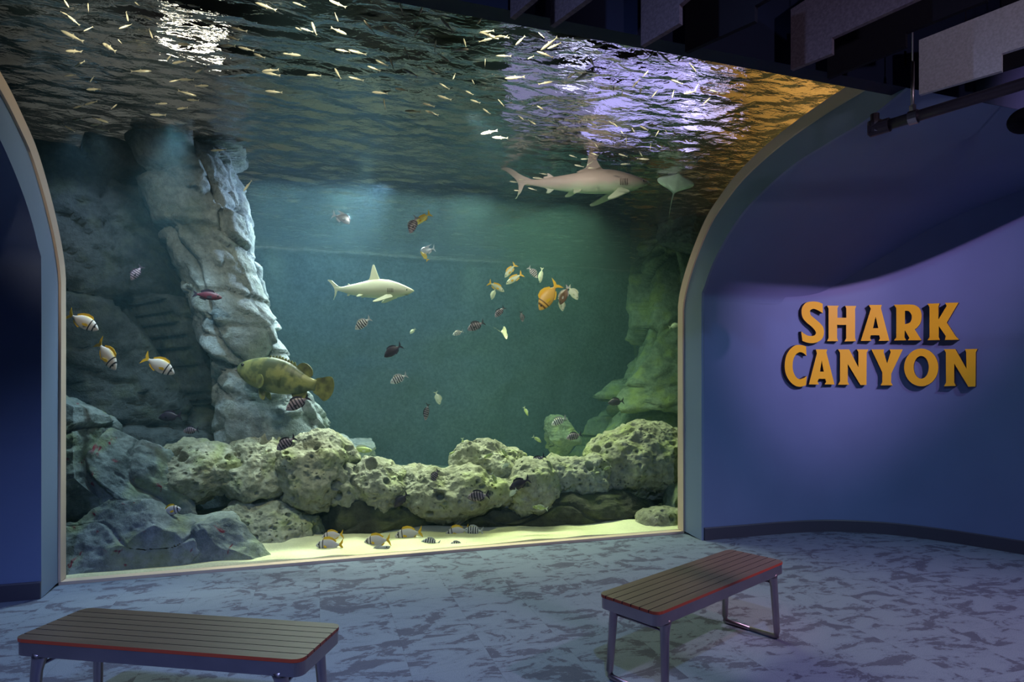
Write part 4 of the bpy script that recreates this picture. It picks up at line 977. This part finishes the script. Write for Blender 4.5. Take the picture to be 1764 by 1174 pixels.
baffle('black felt baffle behind the light grey one at the right edge', 1725, 2.9, [(1725, 122), (1850, 85), (1850, -60), (1725, 0)], M['felt_dark'])
pe = at_y(1507, 222, 3.2); PD = Vector((.36, -.93, 0)).normalized()
root = empty('sprinkler_pipe', pe)
bm = bmesh.new(); tube(bm, [Vector((0, 0, 0)), PD * .5, PD * 1.5, PD * 4.5], .035, 14); link('pipe', bm, M['pipe'], root, smooth=True)
bm = bmesh.new(); tube(bm, [Vector((0, 0, -.03)), Vector((0, 0, .02)), Vector((0, 0, .05))], .045, 14); tube(bm, [Vector((0, 0, .05)), Vector((0, 0, .10))], .028, 12); tube(bm, [PD * -.03, PD * .09], .046, 14); link('elbow', bm, M['pipe'], root)
bm = bmesh.new(); tube(bm, [PD * .225 + Vector((0, 0, .03)), PD * .225 + Vector((0, 0, .36))], .011, 8); tube(bm, [PD * .225 + Vector((0, 0, .36)), PD * .225 + Vector((0, 0, 3.2))], .005, 6); link('hanger_rod', bm, M['steel'], root, smooth=True)
bm = bmesh.new(); tube(bm, [PD * .205, PD * .255], .044, 14); box(bm, (PD.x * .225, PD.y * .225, .055), (.025, .03, .05)); link('clamp', bm, M['steel'], root)
tag(root, 'dark steel pipe with elbow hung from a rod below the light grey baffle', 'pipe')
e2 = at_y(1768, 207, 3.0); bm = bmesh.new(); bmesh.ops.create_uvsphere(bm, u_segments=20, v_segments=12, radius=.11)
for v in bm.verts: v.co.z *= .8
root = empty('track_spotlight', e2); link('housing', bm, M['felt_dark'], root, smooth=True)
bm = bmesh.new(); tube(bm, [Vector((0, 0, .06)), Vector((0, 0, 3.2))], .012, 8); link('stem', bm, M['felt_dark'], root)
tag(root, 'black round lamp housing cut by the right edge of the photo', 'lamp')

# ------------------------------------------------------------------ benches
def rrect(L, W, r, n=6):
    pts = []
    for cx, cy, a0 in ((L / 2 - r, W / 2 - r, 0), (-L / 2 + r, W / 2 - r, 90), (-L / 2 + r, -W / 2 + r, 180), (L / 2 - r, -W / 2 + r, 270)):
        for k in range(n + 1):
            a = math.radians(a0 + 90 * k / n); pts.append((cx + r * math.cos(a), cy + r * math.sin(a)))
    return pts
def bench():
    L, W, H = 1.42, .40, .50; root = empty('bench', (0, 0, 0))
    # seven boards clipped to the rounded outline
    seat = bpy.data.objects.new('seat', None)
    nb = 7; w = W / nb; r = .045
    bm = bmesh.new()
    for i in range(nb):
        y0, y1 = -W / 2 + i * w + (.0025 if i else 0), -W / 2 + (i + 1) * w - (.0025 if i < nb - 1 else 0)
        ys = [y0 + (y1 - y0) * k / 8 for k in range(9)]
        def hx(y):
            d = abs(y) - (W / 2 - r); return L / 2 - r + math.sqrt(max(0, r * r - d * d)) if d > 0 else L / 2
        pts = [(hx(y), y) for y in ys] + [(-hx(y), y) for y in reversed(ys)]
        prism(bm, pts, [], lambda p: Vector((p[0], p[1], H)), Vector((0, 0, -.016)), 0, 1)
    bm.normal_update()
    for f in bm.faces:
        c = f.calc_center_median()
        if abs(f.normal.y) > .9 and abs(c.y) < W / 2 - .01: f.material_index = 2
    link('seat', bm, [M['plank'], M['plank_edge'], M['felt_dark']], root)
    bm = bmesh.new(); prism(bm, rrect(L - .006, W - .006, .045), [list(reversed(rrect(L - .05, W - .05, .03)))], lambda p: Vector((p[0], p[1], H - .0165)), Vector((0, 0, -.062)))
    o = link('apron', bm, M['steel'], root); bv = o.modifiers.new('b', 'BEVEL'); bv.width = .006; bv.segments = 2; bv.limit_method = 'ANGLE'
    bm = bmesh.new(); prism(bm, rrect(L - .06, W - .06, .03), [], lambda p: Vector((p[0], p[1], H - .018)), Vector((0, 0, -.006))); link('underside_panel', bm, M['base'], root)
    for ex in (-1, 1):
        for sy in (-1, 1):
            bm = bmesh.new(); x0 = ex * (L / 2 - .115); x1 = ex * (L / 2 - .085)
            tube(bm, [(x0, sy * .165, H - .07), (x0 + ex * .006, sy * .168, H - .10), (x0 + ex * .014, sy * .172, H - .15), (x1, sy * .185, .05), (x1, sy * .18, .022), (x1, sy * .165, .014), (x1, 0, .014)], [.036, .028, .023, .019, .018, .016, .013], 12, flat=1.15)
            link('leg', bm, M['steel'], root, smooth=True)
        bm = bmesh.new(); tube(bm, [(x0 + ex * .01, -.175, H - .13), (x0 + ex * .01, .175, H - .13)], .007, 8)
        tube(bm, [(x0 + ex * .012, -.17, H - .135), (x0 - ex * .10, -.02, H - .075)], .006, 8); link('brace', bm, M['steel'], root, smooth=True)
    return root
b1 = bench(); b1.location = (2.213, 3.209, 0); b1.rotation_euler = (0, 0, math.radians(23.7))
tag(b1, 'slatted wooden bench with metal legs at the right, reddish at its far end', 'bench', 'slatted benches facing the tank')
b2 = copy_tree(b1); b2.location = (-.621, 3.217, 0); b2.rotation_euler = (0, 0, math.radians(-26.5))
tag(b2, 'slatted wooden bench with metal legs at the bottom left of the photo', 'bench', 'slatted benches facing the tank')
